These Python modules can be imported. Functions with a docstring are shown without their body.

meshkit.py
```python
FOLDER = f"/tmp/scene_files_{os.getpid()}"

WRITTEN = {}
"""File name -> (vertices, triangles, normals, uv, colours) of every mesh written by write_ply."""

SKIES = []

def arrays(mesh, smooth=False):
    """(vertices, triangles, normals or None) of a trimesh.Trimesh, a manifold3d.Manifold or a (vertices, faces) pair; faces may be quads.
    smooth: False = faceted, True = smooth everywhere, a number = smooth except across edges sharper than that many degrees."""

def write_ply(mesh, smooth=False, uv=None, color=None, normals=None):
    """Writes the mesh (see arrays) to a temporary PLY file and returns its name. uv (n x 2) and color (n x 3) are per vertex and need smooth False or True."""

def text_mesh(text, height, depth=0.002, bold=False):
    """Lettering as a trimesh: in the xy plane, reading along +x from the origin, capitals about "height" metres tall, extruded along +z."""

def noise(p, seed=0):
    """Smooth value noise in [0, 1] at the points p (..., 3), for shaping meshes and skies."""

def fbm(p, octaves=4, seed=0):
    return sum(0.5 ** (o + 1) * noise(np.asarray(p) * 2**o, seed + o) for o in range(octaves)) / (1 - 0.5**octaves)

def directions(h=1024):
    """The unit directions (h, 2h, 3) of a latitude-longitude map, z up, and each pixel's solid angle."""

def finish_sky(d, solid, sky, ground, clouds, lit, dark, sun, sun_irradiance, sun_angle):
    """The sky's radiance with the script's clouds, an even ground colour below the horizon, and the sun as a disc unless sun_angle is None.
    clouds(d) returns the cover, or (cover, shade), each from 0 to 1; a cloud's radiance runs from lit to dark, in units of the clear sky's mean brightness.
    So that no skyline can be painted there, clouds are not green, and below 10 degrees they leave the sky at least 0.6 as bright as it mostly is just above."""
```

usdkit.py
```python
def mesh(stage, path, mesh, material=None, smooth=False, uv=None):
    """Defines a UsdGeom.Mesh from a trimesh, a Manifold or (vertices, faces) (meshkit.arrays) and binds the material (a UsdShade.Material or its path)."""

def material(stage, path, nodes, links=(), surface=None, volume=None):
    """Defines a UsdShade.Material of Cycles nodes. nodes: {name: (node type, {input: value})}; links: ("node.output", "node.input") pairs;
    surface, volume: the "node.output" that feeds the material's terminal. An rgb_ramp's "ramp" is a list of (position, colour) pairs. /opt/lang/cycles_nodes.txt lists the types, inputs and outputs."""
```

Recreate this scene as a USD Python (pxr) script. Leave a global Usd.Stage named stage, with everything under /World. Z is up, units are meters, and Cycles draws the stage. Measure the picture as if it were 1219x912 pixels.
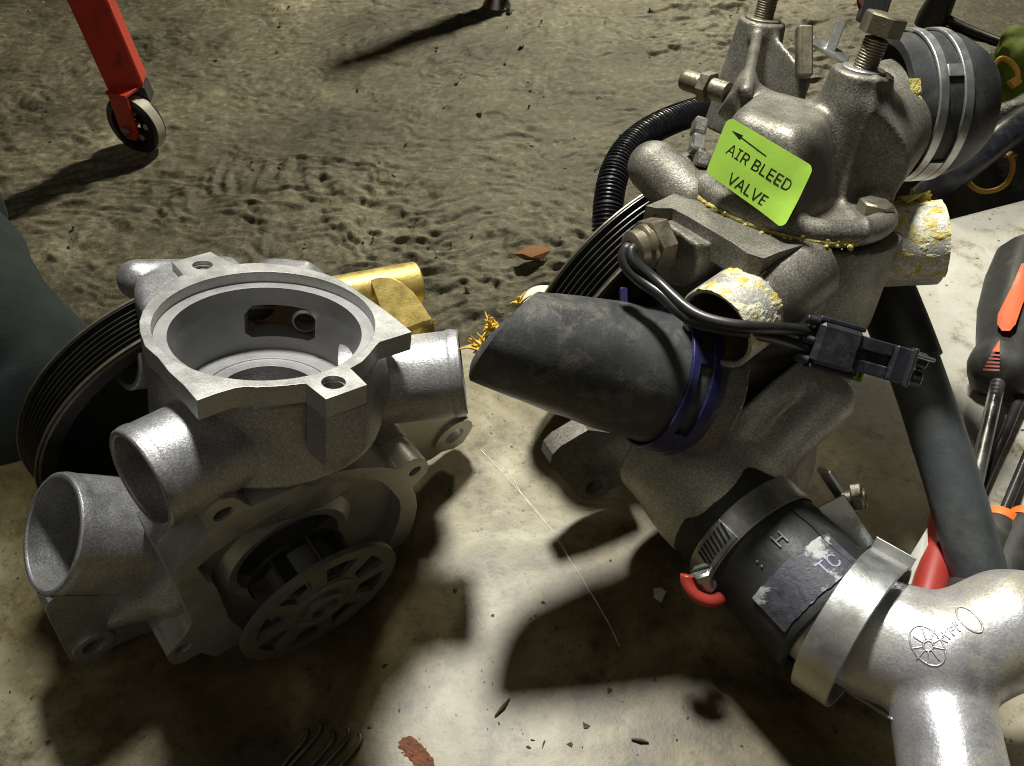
import math, random
import numpy as np, trimesh, manifold3d, usdkit, meshkit
from manifold3d import Manifold, CrossSection
from pxr import Usd, UsdGeom, UsdLux, UsdShade, Gf, Sdf
from scipy.spatial import ConvexHull
from shapely.geometry import Polygon, Point
from shapely.ops import unary_union

stage = Usd.Stage.CreateInMemory()
UsdGeom.SetStageUpAxis(stage, UsdGeom.Tokens.z)
UsdGeom.SetStageMetersPerUnit(stage, 1.0)
UsdGeom.Xform.Define(stage, '/World')
UsdGeom.Scope.Define(stage, '/World/Looks')

# ---------------------------------------------------------------- camera
PITCH = math.radians(46.0)
FPX = 1056.0                       # focal length in pixels of a 1219 x 912 picture
CAM = np.array([0, 0, 0.40])
cam = UsdGeom.Camera.Define(stage, '/World/camera')
cam.AddTranslateOp().Set(Gf.Vec3d(*CAM))
cam.AddRotateXOp().Set(90.0 - math.degrees(PITCH))
cam.CreateFocalLengthAttr(4.15)
cam.CreateHorizontalApertureAttr(4.15 * 1219 / FPX)
cam.CreateVerticalApertureAttr(4.15 * 912 / FPX)
cam.CreateClippingRangeAttr(Gf.Vec2f(0.01, 50))
cam.CreateExposureAttr(0.0)

# ---------------------------------------------------------------- lamps and an added fill (a garage at night, no sky)
def lamp_to(l, pos, target):
    z = np.array(pos, float) - np.array(target, float); z /= np.linalg.norm(z)
    x = np.cross([0, 0, 1.0], z); x /= np.linalg.norm(x); y = np.cross(z, x)
    m = Gf.Matrix4d(*x, 0, *y, 0, *z, 0, *map(float, pos), 1)
    l.AddTransformOp().Set(m)
KEY_POS, KEY_AIM = (-0.05, 0.68, 1.06), (0.25, 0.19, 0.0)
key = UsdLux.SphereLight.Define(stage, '/World/work_lamp_light')
sh_ = UsdLux.ShapingAPI.Apply(key.GetPrim()); sh_.CreateShapingConeAngleAttr(31.0); sh_.CreateShapingConeSoftnessAttr(1.0)
key.CreateRadiusAttr(0.068); key.CreateIntensityAttr(495.0); key.CreateColorAttr(Gf.Vec3f(1.0, 0.985, 0.91))
lamp_to(key, KEY_POS, KEY_AIM)
far = UsdLux.SphereLight.Define(stage, '/World/garage_lamp_light')
far.CreateRadiusAttr(0.15); far.CreateIntensityAttr(560.0); far.CreateColorAttr(Gf.Vec3f(1.0, 0.94, 0.70))
sf_ = UsdLux.ShapingAPI.Apply(far.GetPrim()); sf_.CreateShapingConeAngleAttr(31.0); sf_.CreateShapingConeSoftnessAttr(1.0)
lamp_to(far, (0.85, 3.5, 1.9), (0.10, 1.9, -0.42))
fill_ = UsdLux.RectLight.Define(stage, '/World/added_fill_light')  # added soft fill from behind the camera, not a lamp of the garage
fill_.CreateWidthAttr(3.0); fill_.CreateHeightAttr(3.0); fill_.CreateIntensityAttr(0.31); fill_.CreateColorAttr(Gf.Vec3f(1.0, 0.94, 0.76))
lamp_to(fill_, (-0.5, -1.1, 2.1), (0.0, 0.4, 0.0))

# ---------------------------------------------------------------- pixel of the photograph -> point of the place
c_, s_ = math.cos(PITCH), math.sin(PITCH)
RX, DN, FW = np.array([1, 0, 0.]), np.array([0, -s_, -c_]), np.array([0, c_, -s_])
def U(v): v = np.asarray(v, float); return v / np.linalg.norm(v)
def ray(p):
    p = np.asarray(p, float)
    return ((p[..., 0:1] - 609.5) / FPX) * RX + ((p[..., 1:2] - 456) / FPX) * DN + FW
def at(x, y, d): return CAM + d * ray([x, y])
def onplane(p, o, n):
    r = ray(p); t = ((np.asarray(o) - CAM) @ n) / (r @ n); return CAM + t[..., None] * r
def onz(p, z=0.0): return onplane(p, np.array([0, 0, z]), np.array([0, 0, 1.0]))
def proj(X):
    q = np.asarray(X) - CAM; z = q @ FW; return 609.5 + FPX * (q @ RX) / z, 456 + FPX * (q @ DN) / z, z
def camdir(x, y, toward, at_px=None):
    """Direction seen at a pixel: x right, y down in the picture, toward the viewer."""
    if at_px is None: return U(x * RX + y * DN - toward * FW)
    r = U(ray(np.array(at_px, float))); xr = U(RX - (RX @ r) * r); yr = np.cross(r, xr)
    return U(x * xr + y * yr - toward * r)

# ---------------------------------------------------------------- scene helpers
used = {}
def numbered(path):
    k = used.get(path, -1) + 1; used[path] = k
    return path if k == 0 else f'{path}_{k:03d}'
LOC = {}
def tag(prim, label=None, cat=None, group=None, kind=None):
    for k, v in (('label', label), ('category', cat), ('group', group), ('kind', kind)):
        if v: prim.SetCustomDataByKey(k, v)
    return prim
def thing(name, label=None, cat=None, loc=(0, 0, 0), group=None, kind=None):
    path = numbered('/World/' + name)
    x = UsdGeom.Xform.Define(stage, path); x.AddTranslateOp().Set(Gf.Vec3d(*map(float, loc)))
    LOC[path] = np.array(loc, float)
    return tag(x.GetPrim(), label, cat, group, kind)
def vf(m):
    v, f, _ = meshkit.arrays(m, False); return v, f
def tidy(mesh):
    v, f = vf(mesh); f = np.asarray(f)
    if f.shape[1] == 4: f = np.vstack([f[:, [0, 1, 2]], f[:, [0, 2, 3]]])
    t = trimesh.Trimesh(v, f, process=False); t.update_faces(t.nondegenerate_faces()); t.remove_unreferenced_vertices()
    return np.array(t.vertices), np.array(t.faces)
def part(parent, name, mesh, mat, smooth=35, label=None):
    """A mesh in world coordinates, made a child of parent (a thing or a part)."""
    p = str(parent.GetPath()); root = '/' + '/'.join(p.split('/')[1:3])
    path = numbered(p + '/' + name); v, f = tidy(mesh)
    g = usdkit.mesh(stage, path, (v - LOC.get(root, 0), f), MAT[mat], smooth=smooth)
    g.CreateDoubleSidedAttr(True)
    if label: g.GetPrim().SetCustomDataByKey('label', label)
    return g.GetPrim()
def single(name, mesh, mat, label=None, cat=None, kind=None, group=None, smooth=35):
    path = numbered('/World/' + name); v, f = tidy(mesh); LOC[path] = np.zeros(3)
    g = usdkit.mesh(stage, path, (v, f), MAT[mat], smooth=smooth)
    return tag(g.GetPrim(), label, cat, group, kind)

# ---------------------------------------------------------------- mesh helpers
def cat(*ms):
    out = []
    for m in ms:
        v, f = vf(m); f = np.asarray(f)
        if f.shape[1] == 4: f = np.vstack([f[:, [0, 1, 2]], f[:, [0, 2, 3]]])
        out.append(trimesh.Trimesh(v, f, process=False))
    return trimesh.util.concatenate(out)
def basis(a, hint=(0, 0, 1.0)):
    a = U(a); h = np.asarray(hint, float)
    if abs(a @ U(h)) > 0.98: h = np.array([0, 1.0, 0])
    x = U(np.cross(h, a)); return x, np.cross(a, x), a
def lathe(o, a, prof, n=56, hint=(0, 0, 1.0), close=True):
    """Revolves a closed profile [(radius, height along a)] about the axis a through o."""
    x, y, a = basis(a, hint); P = np.array(prof, float); k = len(P)
    t = np.arange(n) * 2 * np.pi / n
    ring = np.cos(t)[:, None] * x + np.sin(t)[:, None] * y
    V = (np.asarray(o) + P[None, :, 1:2] * a + P[None, :, 0:1] * ring[:, None, :]).reshape(-1, 3)
    F = []
    for i in range(n):
        j = (i + 1) % n
        for q in range(k if close else k - 1):
            r = (q + 1) % k
            F += [[i * k + q, j * k + q, j * k + r], [i * k + q, j * k + r, i * k + r]]
    m = trimesh.Trimesh(V, F, process=False)
    m.merge_vertices(); m.update_faces(m.nondegenerate_faces()); m.fix_normals()
    return m
def rod(o, a, r, L, n=32, ch=0.0006):
    return lathe(o, a, [(0, 0), (r - ch, 0), (r, ch), (r, L - ch), (r - ch, L), (0, L)], n, close=False)
def pipe(o, a, r, ri, L, n=56, ch=0.0007, bead=0.0, depth=None):
    """A hose neck open at o + a*L; bead: height of a rounded lip near the open end."""
    d = L if depth is None else depth
    out = [(r, 0), (r, L - 0.0065)]
    if bead: out += [(r + bead * .8, L - 0.0052), (r + bead, L - 0.004), (r + bead * .8, L - 0.0026), (r, L - 0.0012)]
    out += [(r, L - ch), (r - ch, L), (ri + ch, L), (ri, L - ch), (ri, L - d), (0 if d < L else ri, L - d)]
    if d < L: out += [(0, L - d - 0.001), (r, 0)][:1] + [(0, 0)]
    return lathe(o, a, out, n)
def hexa(o, a, w, h, rot=0.0, ch=0.0008):
    """Hexagon head, w across flats, rising along a from o."""
    x, y, a = basis(a); R = w / math.sqrt(3); t = rot + np.arange(6) * np.pi / 3
    ring = lambda r, z: np.asarray(o) + z * a + r * (np.cos(t)[:, None] * x + np.sin(t)[:, None] * y)
    V = np.vstack([ring(R, 0), ring(R, h - ch), ring(R - ch * 1.6, h)])
    return trimesh.convex.convex_hull(V)
def sweep(pts, r, n=16, caps=True, flat=None):
    pts = np.array(pts, float); k = len(pts); r = np.broadcast_to(r, k)
    T = np.gradient(pts, axis=0); T /= np.linalg.norm(T, axis=1)[:, None]
    x, y, _ = basis(T[0]); V = []; t = np.arange(n) * 2 * np.pi / n
    for i in range(k):
        x = U(x - (x @ T[i]) * T[i]); y = np.cross(T[i], x)
        V.append(pts[i] + r[i] * (np.cos(t)[:, None] * x + np.sin(t)[:, None] * y))
    V = np.vstack(V); F = []
    for i in range(k - 1):
        for j in range(n):
            q = (j + 1) % n
            F += [[i * n + j, i * n + q, (i + 1) * n + q], [i * n + j, (i + 1) * n + q, (i + 1) * n + j]]
    if caps:
        V = np.vstack([V, pts[:1], pts[-1:]]); A = len(V) - 2
        for j in range(n):
            q = (j + 1) % n; F += [[A, q, j], [A + 1, (k - 1) * n + j, (k - 1) * n + q]]
    return trimesh.Trimesh(V, F, process=False)
def spline(pts, n=40):
    from scipy.interpolate import CubicSpline
    P = np.array(pts, float); t = np.r_[0, np.cumsum(np.linalg.norm(np.diff(P, axis=0), axis=1))]
    return CubicSpline(t, P)(np.linspace(0, t[-1], n))
def prism(P3, o, nrm, thick, holes=(), top=0.0):
    """Extrudes the plane outline P3 (world points in the plane o, nrm) by thick against nrm -> Manifold. holes: outlines."""
    x, y, a = basis(nrm); f = lambda Q: [tuple(q) for q in np.c_[(np.asarray(Q) - o) @ x, (np.asarray(Q) - o) @ y]]
    poly = Polygon(f(P3)).buffer(0)
    for h in holes: poly = poly.difference(Polygon(f(h)).buffer(0))
    M = Manifold()
    for g in getattr(poly, 'geoms', [poly]):
        rings = [list(g.exterior.coords)[:-1]] + [list(i.coords)[:-1] for i in g.interiors]
        cs = CrossSection(rings, manifold3d.FillRule.EvenOdd)
        M = M + cs.extrude(thick)
    mat = np.c_[x, y, a, np.asarray(o) + a * (top - thick)]
    return M.transform(mat)
def smooth_outline(P, n=4):
    """Catmull-Rom through closed points."""
    P = np.array(P, float); out = []
    for i in range(len(P)):
        a, b, c, d = P[i - 1], P[i], P[(i + 1) % len(P)], P[(i + 2) % len(P)]
        for t in np.arange(n) / n:
            out.append(.5 * (2 * b + (c - a) * t + (2 * a - 5 * b + 4 * c - d) * t * t + (3 * b - a - 3 * c + d) * t ** 3))
    return np.array(out)
def circle(o, nrm, r, n=40):
    x, y, a = basis(nrm); t = np.arange(n) * 2 * np.pi / n
    return np.asarray(o) + r * (np.cos(t)[:, None] * x + np.sin(t)[:, None] * y)
def cyl(o, a, r, L, n=40):
    x, y, a = basis(a); M = Manifold.cylinder(L, r, r, n)
    return M.transform(np.c_[x, y, a, np.asarray(o, float)])
def tm(M):
    g = M.to_mesh(); return trimesh.Trimesh(g.vert_properties[:, :3], g.tri_verts, process=False)
def block(o, x, y, z, sx, sy, sz, ch=0.0005):
    """Chamfered box centred at o with axes x, y, z and full sizes."""
    v = []
    for i in (-1, 1):
        for j in (-1, 1):
            for k in (-1, 1):
                for e in range(3):
                    q = np.array([i * sx / 2, j * sy / 2, k * sz / 2]); q -= np.array([i, j, k]) * ch * (np.arange(3) != e)
                    v.append(np.asarray(o) + q[0] * U(x) + q[1] * U(y) + q[2] * U(z))
    return trimesh.convex.convex_hull(np.array(v))

# ---------------------------------------------------------------- castings: signed distances, meshed with surface nets
def s_cone(p, a, b, ra, rb):
    a, b = np.asarray(a, np.float32), np.asarray(b, np.float32); ab = b - a
    t = np.clip(((p - a) @ ab) / (ab @ ab), 0, 1)
    return np.linalg.norm(p - a - t[:, None] * ab, axis=1) - (ra + (rb - ra) * t)
def s_cyl(p, a, b, ra, rb=None, rnd=0.001):
    rb = ra if rb is None else rb
    a, b = np.asarray(a, np.float32), np.asarray(b, np.float32); L = np.linalg.norm(b - a); d = (b - a) / L
    h = (p - a) @ d; q = np.linalg.norm(p - a - h[:, None] * d, axis=1)
    dr = q - (ra + (rb - ra) * np.clip(h / L, 0, 1)) + rnd; dh = np.abs(h - L / 2) - L / 2 + rnd
    return np.minimum(np.maximum(dr, dh), 0) + np.sqrt(np.maximum(dr, 0) ** 2 + np.maximum(dh, 0) ** 2) - rnd
def s_box(p, o, x, y, z, sx, sy, sz, rnd=0.002):
    q = np.stack([np.abs((p - np.float32(o)) @ U(v).astype(np.float32)) - s / 2 + rnd for v, s in ((x, sx), (y, sy), (z, sz))], 1)
    return np.linalg.norm(np.maximum(q, 0), axis=1) + np.minimum(q.max(1), 0) - rnd
def s_hull(p, pts, rnd=0.004):
    eq = np.unique(ConvexHull(np.array(pts)).equations.round(6), axis=0).astype(np.float32)
    out = np.full(len(p), -9, np.float32); k = np.float32(max(rnd, 1e-4))
    for e in eq:
        d = p @ e[:3] + e[3] + rnd; h = np.clip(.5 + .5 * (out - d) / k, 0, 1) if rnd else (out > d)
        out = d + (out - d) * h + k * h * (1 - h)
    return out - rnd
def smin(a, b, k):
    h = np.clip(.5 + .5 * (b - a) / k, 0, 1); return b + (a - b) * h - k * h * (1 - h)
def smax(a, b, k): return -smin(-a, -b, k)
def snet(f, lo, hi, h):
    lo, hi = np.array(lo, float), np.array(hi, float); N = np.ceil((hi - lo) / h).astype(int) + 1
    ax = [lo[i] + h * np.arange(N[i]) for i in range(3)]
    V = np.empty(N, np.float32)
    for i in range(0, N[0], 16):
        g = np.stack(np.meshgrid(ax[0][i:i + 16], ax[1], ax[2], indexing='ij'), -1).astype(np.float32)
        V[i:i + 16] = f(g.reshape(-1, 3)).reshape(g.shape[:3])
    S = V < 0; n = N - 1
    cnt = np.zeros(n, np.float32); acc = np.zeros((*n, 3), np.float32)
    cs = lambda A, d: A[d[0]:d[0] + n[0], d[1]:d[1] + n[1], d[2]:d[2] + n[2]]
    for axis in range(3):
        for a in (0, 1):
            for b in (0, 1):
                d0 = [0, 0, 0]; o = [k for k in range(3) if k != axis]; d0[o[0]], d0[o[1]] = a, b
                d1 = list(d0); d1[axis] = 1
                v0, v1 = cs(V, d0), cs(V, d1); x = (v0 < 0) != (v1 < 0)
                t = np.where(x, v0 / np.where(x, v0 - v1, 1), 0)
                for k in range(3): acc[..., k] += np.where(x, d0[k] + (t if k == axis else 0), 0)
                cnt += x
    act = cnt > 0; idx = np.full(n, -1, np.int64); idx[act] = np.arange(act.sum())
    P = lo + h * (np.argwhere(act) + acc[act] / cnt[act][:, None]); F = []
    for axis in range(3):
        o = [k for k in range(3) if k != axis]
        sl = [slice(1, -1)] * 3; sl[axis] = slice(0, n[axis])
        A = S[tuple(sl)]; sl2 = list(sl); sl2[axis] = slice(1, n[axis] + 1); B = S[tuple(sl2)]
        w = np.argwhere(A != B)
        if not len(w): continue
        inside = A[tuple(w.T)]; w = w.copy(); w[:, o[0]] += 1; w[:, o[1]] += 1
        def g(a, b):
            q = w.copy(); q[:, o[0]] -= a; q[:, o[1]] -= b; return idx[tuple(q.T)]
        Q = np.stack([g(0, 0), g(1, 0), g(1, 1), g(0, 1)], 1)
        flip = inside ^ (axis == 1)
        Q[~flip] = Q[~flip][:, ::-1]; F.append(Q)
    Q = np.vstack(F); Q = Q[(Q >= 0).all(1)]
    m = trimesh.Trimesh(P, np.vstack([Q[:, [0, 1, 2]], Q[:, [0, 2, 3]]]), process=False)
    if m.volume < 0: m.invert()
    return m
# ---------------------------------------------------------------- materials
MAT = {}
def mat(name, nodes, links, surface='p.BSDF'):
    MAT[name] = usdkit.material(stage, '/World/Looks/' + name, nodes, links, surface=surface)
def plain(name, color, rough=0.5, metal=0.0, var=0.25, scale=60, bump=0.0, bscale=900, dirt=None, dirt_scale=30, dirt_at=(0.5, 0.62), rvar=0.12, bevel=0.0, spec=0.5, dist=0.0006, dirt_rough=None, coat=0.0, fine=0.0, fscale=1500):
    """Noise-varied principled material; dirt: a second colour laid over it in patches."""
    c = np.array(color, float)
    nodes = {'g': ('geometry', {}),
             'n': ('noise_texture', {'scale': scale, 'detail': 6.0, 'roughness': 0.65}),
             'r': ('rgb_ramp', {'ramp': [(0.28, c * (1 - var)), (0.72, np.minimum(c * (1 + var), 1))]}),
             'rr': ('map_range', {'from_min': 0.3, 'from_max': 0.7, 'to_min': max(rough - rvar, 0.03), 'to_max': min(rough + rvar, 1), 'clamp': True}),
             'p': ('principled_bsdf', {'metallic': metal, 'specular_ior_level': spec, 'coat_weight': coat, 'coat_roughness': 0.25})}
    links = [('g.position', 'n.vector'), ('n.fac', 'r.fac'), ('n.fac', 'rr.value')]
    col, rgh = 'r.color', 'rr.result'
    if dirt is not None:
        nodes['dn'] = ('noise_texture', {'scale': dirt_scale, 'detail': 8.0, 'roughness': 0.7, 'distortion': 0.4})
        nodes['dm'] = ('map_range', {'from_min': dirt_at[0], 'from_max': dirt_at[1], 'to_min': 0.0, 'to_max': 1.0, 'clamp': True})
        nodes['dx'] = ('mix', {'color2': dirt})
        links += [('g.position', 'dn.vector'), ('dn.fac', 'dm.value'), ('dm.result', 'dx.fac'), (col, 'dx.color1')]; col = 'dx.color'
        if metal:
            nodes['mm'] = ('map_range', {'from_min': 0.0, 'from_max': 1.0, 'to_min': metal, 'to_max': metal * 0.25})
            links += [('dm.result', 'mm.value'), ('mm.result', 'p.metallic')]
    if fine:
        nodes['fn'] = ('noise_texture', {'scale': fscale, 'detail': 2.0, 'roughness': .8}); nodes['fr'] = ('rgb_ramp', {'ramp': [(.34, (1 - fine,) * 3), (.52, (1.0,) * 3), (.68, (1 + fine * 1.3,) * 3)]}); nodes['fm'] = ('mix', {'mix_type': 'multiply', 'fac': 1.0})
        links += [('g.position', 'fn.vector'), ('fn.fac', 'fr.fac'), (col, 'fm.color1'), ('fr.color', 'fm.color2')]; col = 'fm.color'
    links += [(col, 'p.base_color'), (rgh, 'p.roughness')]
    nrm = None
    if bevel: nodes['bv'] = ('bevel', {'radius': bevel, 'samples': 6}); nrm = 'bv.bevel'
    if bump:
        nodes['bn'] = ('noise_texture', {'scale': bscale, 'detail': 3.0, 'roughness': 0.6})
        nodes['b'] = ('bump', {'strength': bump, 'distance': dist})
        links += [('g.position', 'bn.vector'), ('bn.fac', 'b.height')]
        if nrm: links.append((nrm, 'b.normal'))
        nrm = 'b.normal'
    if nrm: links.append((nrm, 'p.normal'))
    mat(name, nodes, links)

plain('cast_aluminium', (.40, .40, .41), 0.45, 0.68, var=.18, scale=60, bump=.55, bscale=1100, dist=.0003, fine=.30, fscale=1200, dirt=(.20, .19, .16), dirt_scale=22, dirt_at=(.55, .80), bevel=.0007)
plain('machined_aluminium', (.49, .49, .47), 0.44, 0.58, var=.13, scale=70, fine=.18, bump=.16, bscale=700, bevel=.0005, dirt=(.36, .34, .26), dirt_scale=60, dirt_at=(.56, .85))
plain('inner_aluminium', (.34, .34, .34), 0.55, 0.7, var=.12, scale=60, bump=.3, bscale=1000, bevel=.0004)
plain('old_aluminium', (.215, .205, .175), 0.50, 0.62, var=.24, scale=55, bump=.55, bscale=1100, dist=.0004, fine=.40, fscale=1000, dirt=(.085, .078, .052), dirt_scale=34, dirt_at=(.45, .68), bevel=.0007)
plain('lightened_old_aluminium', (.48, .475, .42), 0.50, 0.40, var=.2, scale=45, bump=.5, bscale=1100, dist=.0004, fine=.35, fscale=1000, dirt=(.18, .17, .13), dirt_scale=26, dirt_at=(.52, .78))  # paler copy of the old metal; light on the lower cover put into colour
plain('pipe_aluminium', (.54, .54, .57), 0.40, 0.78, var=.12, scale=30, bump=.3, bscale=900, fine=.14, fscale=900, dirt=(.36, .33, .24), dirt_scale=18, dirt_at=(.50, .66), dist=.0004)
plain('zinc_steel', (.50, .51, .50), 0.36, 0.85, var=.15, scale=80, bump=.12, bscale=600, dirt=(.30, .27, .20), dirt_scale=50, dirt_at=(.56, .8), bevel=.0004)
plain('old_steel', (.22, .20, .15), 0.42, 0.8, var=.3, scale=120, bump=.3, bscale=900, dirt=(.12, .09, .05), dirt_scale=80, dirt_at=(.45, .7), bevel=.0005)
plain('gold_zinc', (.62, .47, .15), 0.40, 0.7, var=.2, scale=150, bump=.3, bscale=1100, bevel=.0005, dirt=(.42, .36, .10), dirt_scale=70, dirt_at=(.5, .75))
plain('black_paint', (.018, .018, .016), 0.45, 0.0, var=.3, scale=70, bump=.1, bscale=800, bevel=.0004)
plain('groove_black', (.022, .021, .018), 0.42, 0.0, var=.3, scale=70, bump=.1, bscale=800)
plain('dark_void', (.008, .007, .005), 0.8)
plain('rusty_inside', (.10, .055, .02), 0.75, 0.0, var=.6, scale=90, bump=.5, bscale=500)
plain('impeller_steel', (.13, .127, .112), 0.55, 0.5, var=.2, scale=90, bump=.25, bscale=900, bevel=.0005)
plain('black_rubber', (.025, .026, .027), 0.52, 0.0, var=.35, scale=40, bump=.2, bscale=500, dirt=(.085, .082, .074), dirt_scale=38, dirt_at=(.56, .78), spec=.45, dist=.0008)
plain('sooty_rubber', (.042, .043, .045), 0.45, 0.0, var=.45, scale=30, bump=.25, bscale=700, dirt=(.16, .145, .115), dirt_scale=90, dirt_at=(.50, .78), dist=.0006)
plain('grey_rubber', (.055, .062, .066), 0.5, 0.0, var=.3, scale=30, bump=.25, bscale=400, dirt=(.12, .125, .12), dirt_scale=20, dirt_at=(.5, .75))
plain('black_plastic', (.022, .022, .028), 0.34, 0.0, var=.3, scale=80, bump=.15, bscale=700, bevel=.0004, dirt=(.07, .07, .085), dirt_scale=120, dirt_at=(.52, .75))
plain('wire_black', (.016, .016, .017), 0.38, 0.0, var=.3)
plain('blue_steel', (.028, .028, .115), 0.35, 0.35, var=.3, scale=120, bump=.2, dirt=(.05, .05, .08), dirt_scale=80, dirt_at=(.5, .75), bevel=.0004)
plain('red_paint', (.66, .055, .035), 0.38, 0.0, var=.14, scale=30, bump=.1, bscale=300, bevel=.001, dirt=(.16, .045, .03), dirt_scale=26, dirt_at=(.56, .72))
plain('red_plastic', (.34, .035, .025), 0.45, 0.0, var=.15, bevel=.0005)
plain('orange_grip', (.70, .10, .025), 0.5, 0.0, var=.12, bump=.2, bscale=900)
plain('orange_collar', (.72, .17, .03), 0.45, 0.0, var=.12)
plain('grip_black', (.028, .028, .026), 0.55, 0.0, var=.3, bump=.3, bscale=700, dirt=(.08, .08, .06), dirt_scale=60, dirt_at=(.56, .75))
plain('tool_steel', (.45, .45, .45), 0.3, 0.9, var=.12)
plain('dark_tool_steel', (.06, .06, .06), 0.35, 0.6, var=.2)
plain('white_plastic', (.62, .61, .56), 0.45, 0.0, var=.08, bump=.1)
plain('grey_plastic', (.30, .32, .36), 0.45, 0.0, var=.1)
plain('green_label', (.40, .68, .085), 0.42, 0.0, var=.05, scale=25, bump=.15, bscale=120, dist=.0008)
plain('print_black', (.012, .016, .008), 0.5, 0.0, var=.1)
plain('print_grey', (.22, .22, .22), 0.6, 0.0, var=.4, scale=300)
plain('print_violet', (.30, .29, .45), 0.5, 0.0, var=.2, scale=300)
plain('crust', (.56, .55, .41), 0.85, 0.0, var=.22, scale=180, bump=.5, bscale=700, dirt=(.52, .40, .07), dirt_scale=85, dirt_at=(.46, .58), dist=.002)
plain('yellow_crust', (.42, .36, .10), 0.85, 0.0, var=.4, scale=300, bump=1.0, bscale=600, dist=.0015)
plain('cord_yellow', (.70, .45, .07), 0.8, 0.0, var=.3, scale=400)
plain('orange_tie', (.62, .33, .05), 0.45, 0.0, var=.15)
plain('brown_leaf', (.36, .17, .07), 0.8, 0.0, var=.3, scale=200)
plain('rust_flake', (.13, .045, .018), 0.8, 0.0, var=.5, scale=220, bump=1.0, bscale=300, dist=.002)
plain('clear_chip', (.40, .39, .33), 0.25, 0.0, var=.15)
plain('grit_stone', (.20, .185, .14), 0.6, 0.0, var=.5, scale=25)
plain('crumb_dark', (.055, .045, .028), 0.85, 0.0, var=.4)
plain('paint_smear', (.050, .050, .066), 0.6, 0.0, var=.5, scale=160, bump=.5, bscale=400, dirt=(.40, .41, .41), dirt_scale=55, dirt_at=(.53, .58), dist=.001)
plain('lime_cloth', (.22, .30, .03), 0.8, 0.0, var=.2)
plain('bag_black', (.018, .018, .017), 0.5, 0.0, var=.3, scale=20, bump=.6, bscale=60, dist=.004)
plain('rubber_stripe', (.055, .055, .055), 0.6, 0.0, var=.3)
# trousers: woven teal cloth
mat('trouser_cloth', {'g': ('geometry', {}), 'n': ('noise_texture', {'scale': 28.0, 'detail': 8.0, 'roughness': .7}), 'w': ('noise_texture', {'scale': 900.0, 'detail': 2.0}),
     'r': ('rgb_ramp', {'ramp': [(.3, (.050, .070, .078)), (.7, (.085, .115, .124))]}), 'b': ('bump', {'strength': .5, 'distance': .0012}),
     'p': ('principled_bsdf', {'roughness': .9, 'sheen_weight': .35, 'sheen_roughness': .5})},
    [('g.position', 'n.vector'), ('g.position', 'w.vector'), ('n.fac', 'r.fac'), ('r.color', 'p.base_color'), ('w.fac', 'b.height'), ('b.normal', 'p.normal'), ('r.color', 'p.sheen_tint')])
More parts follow.
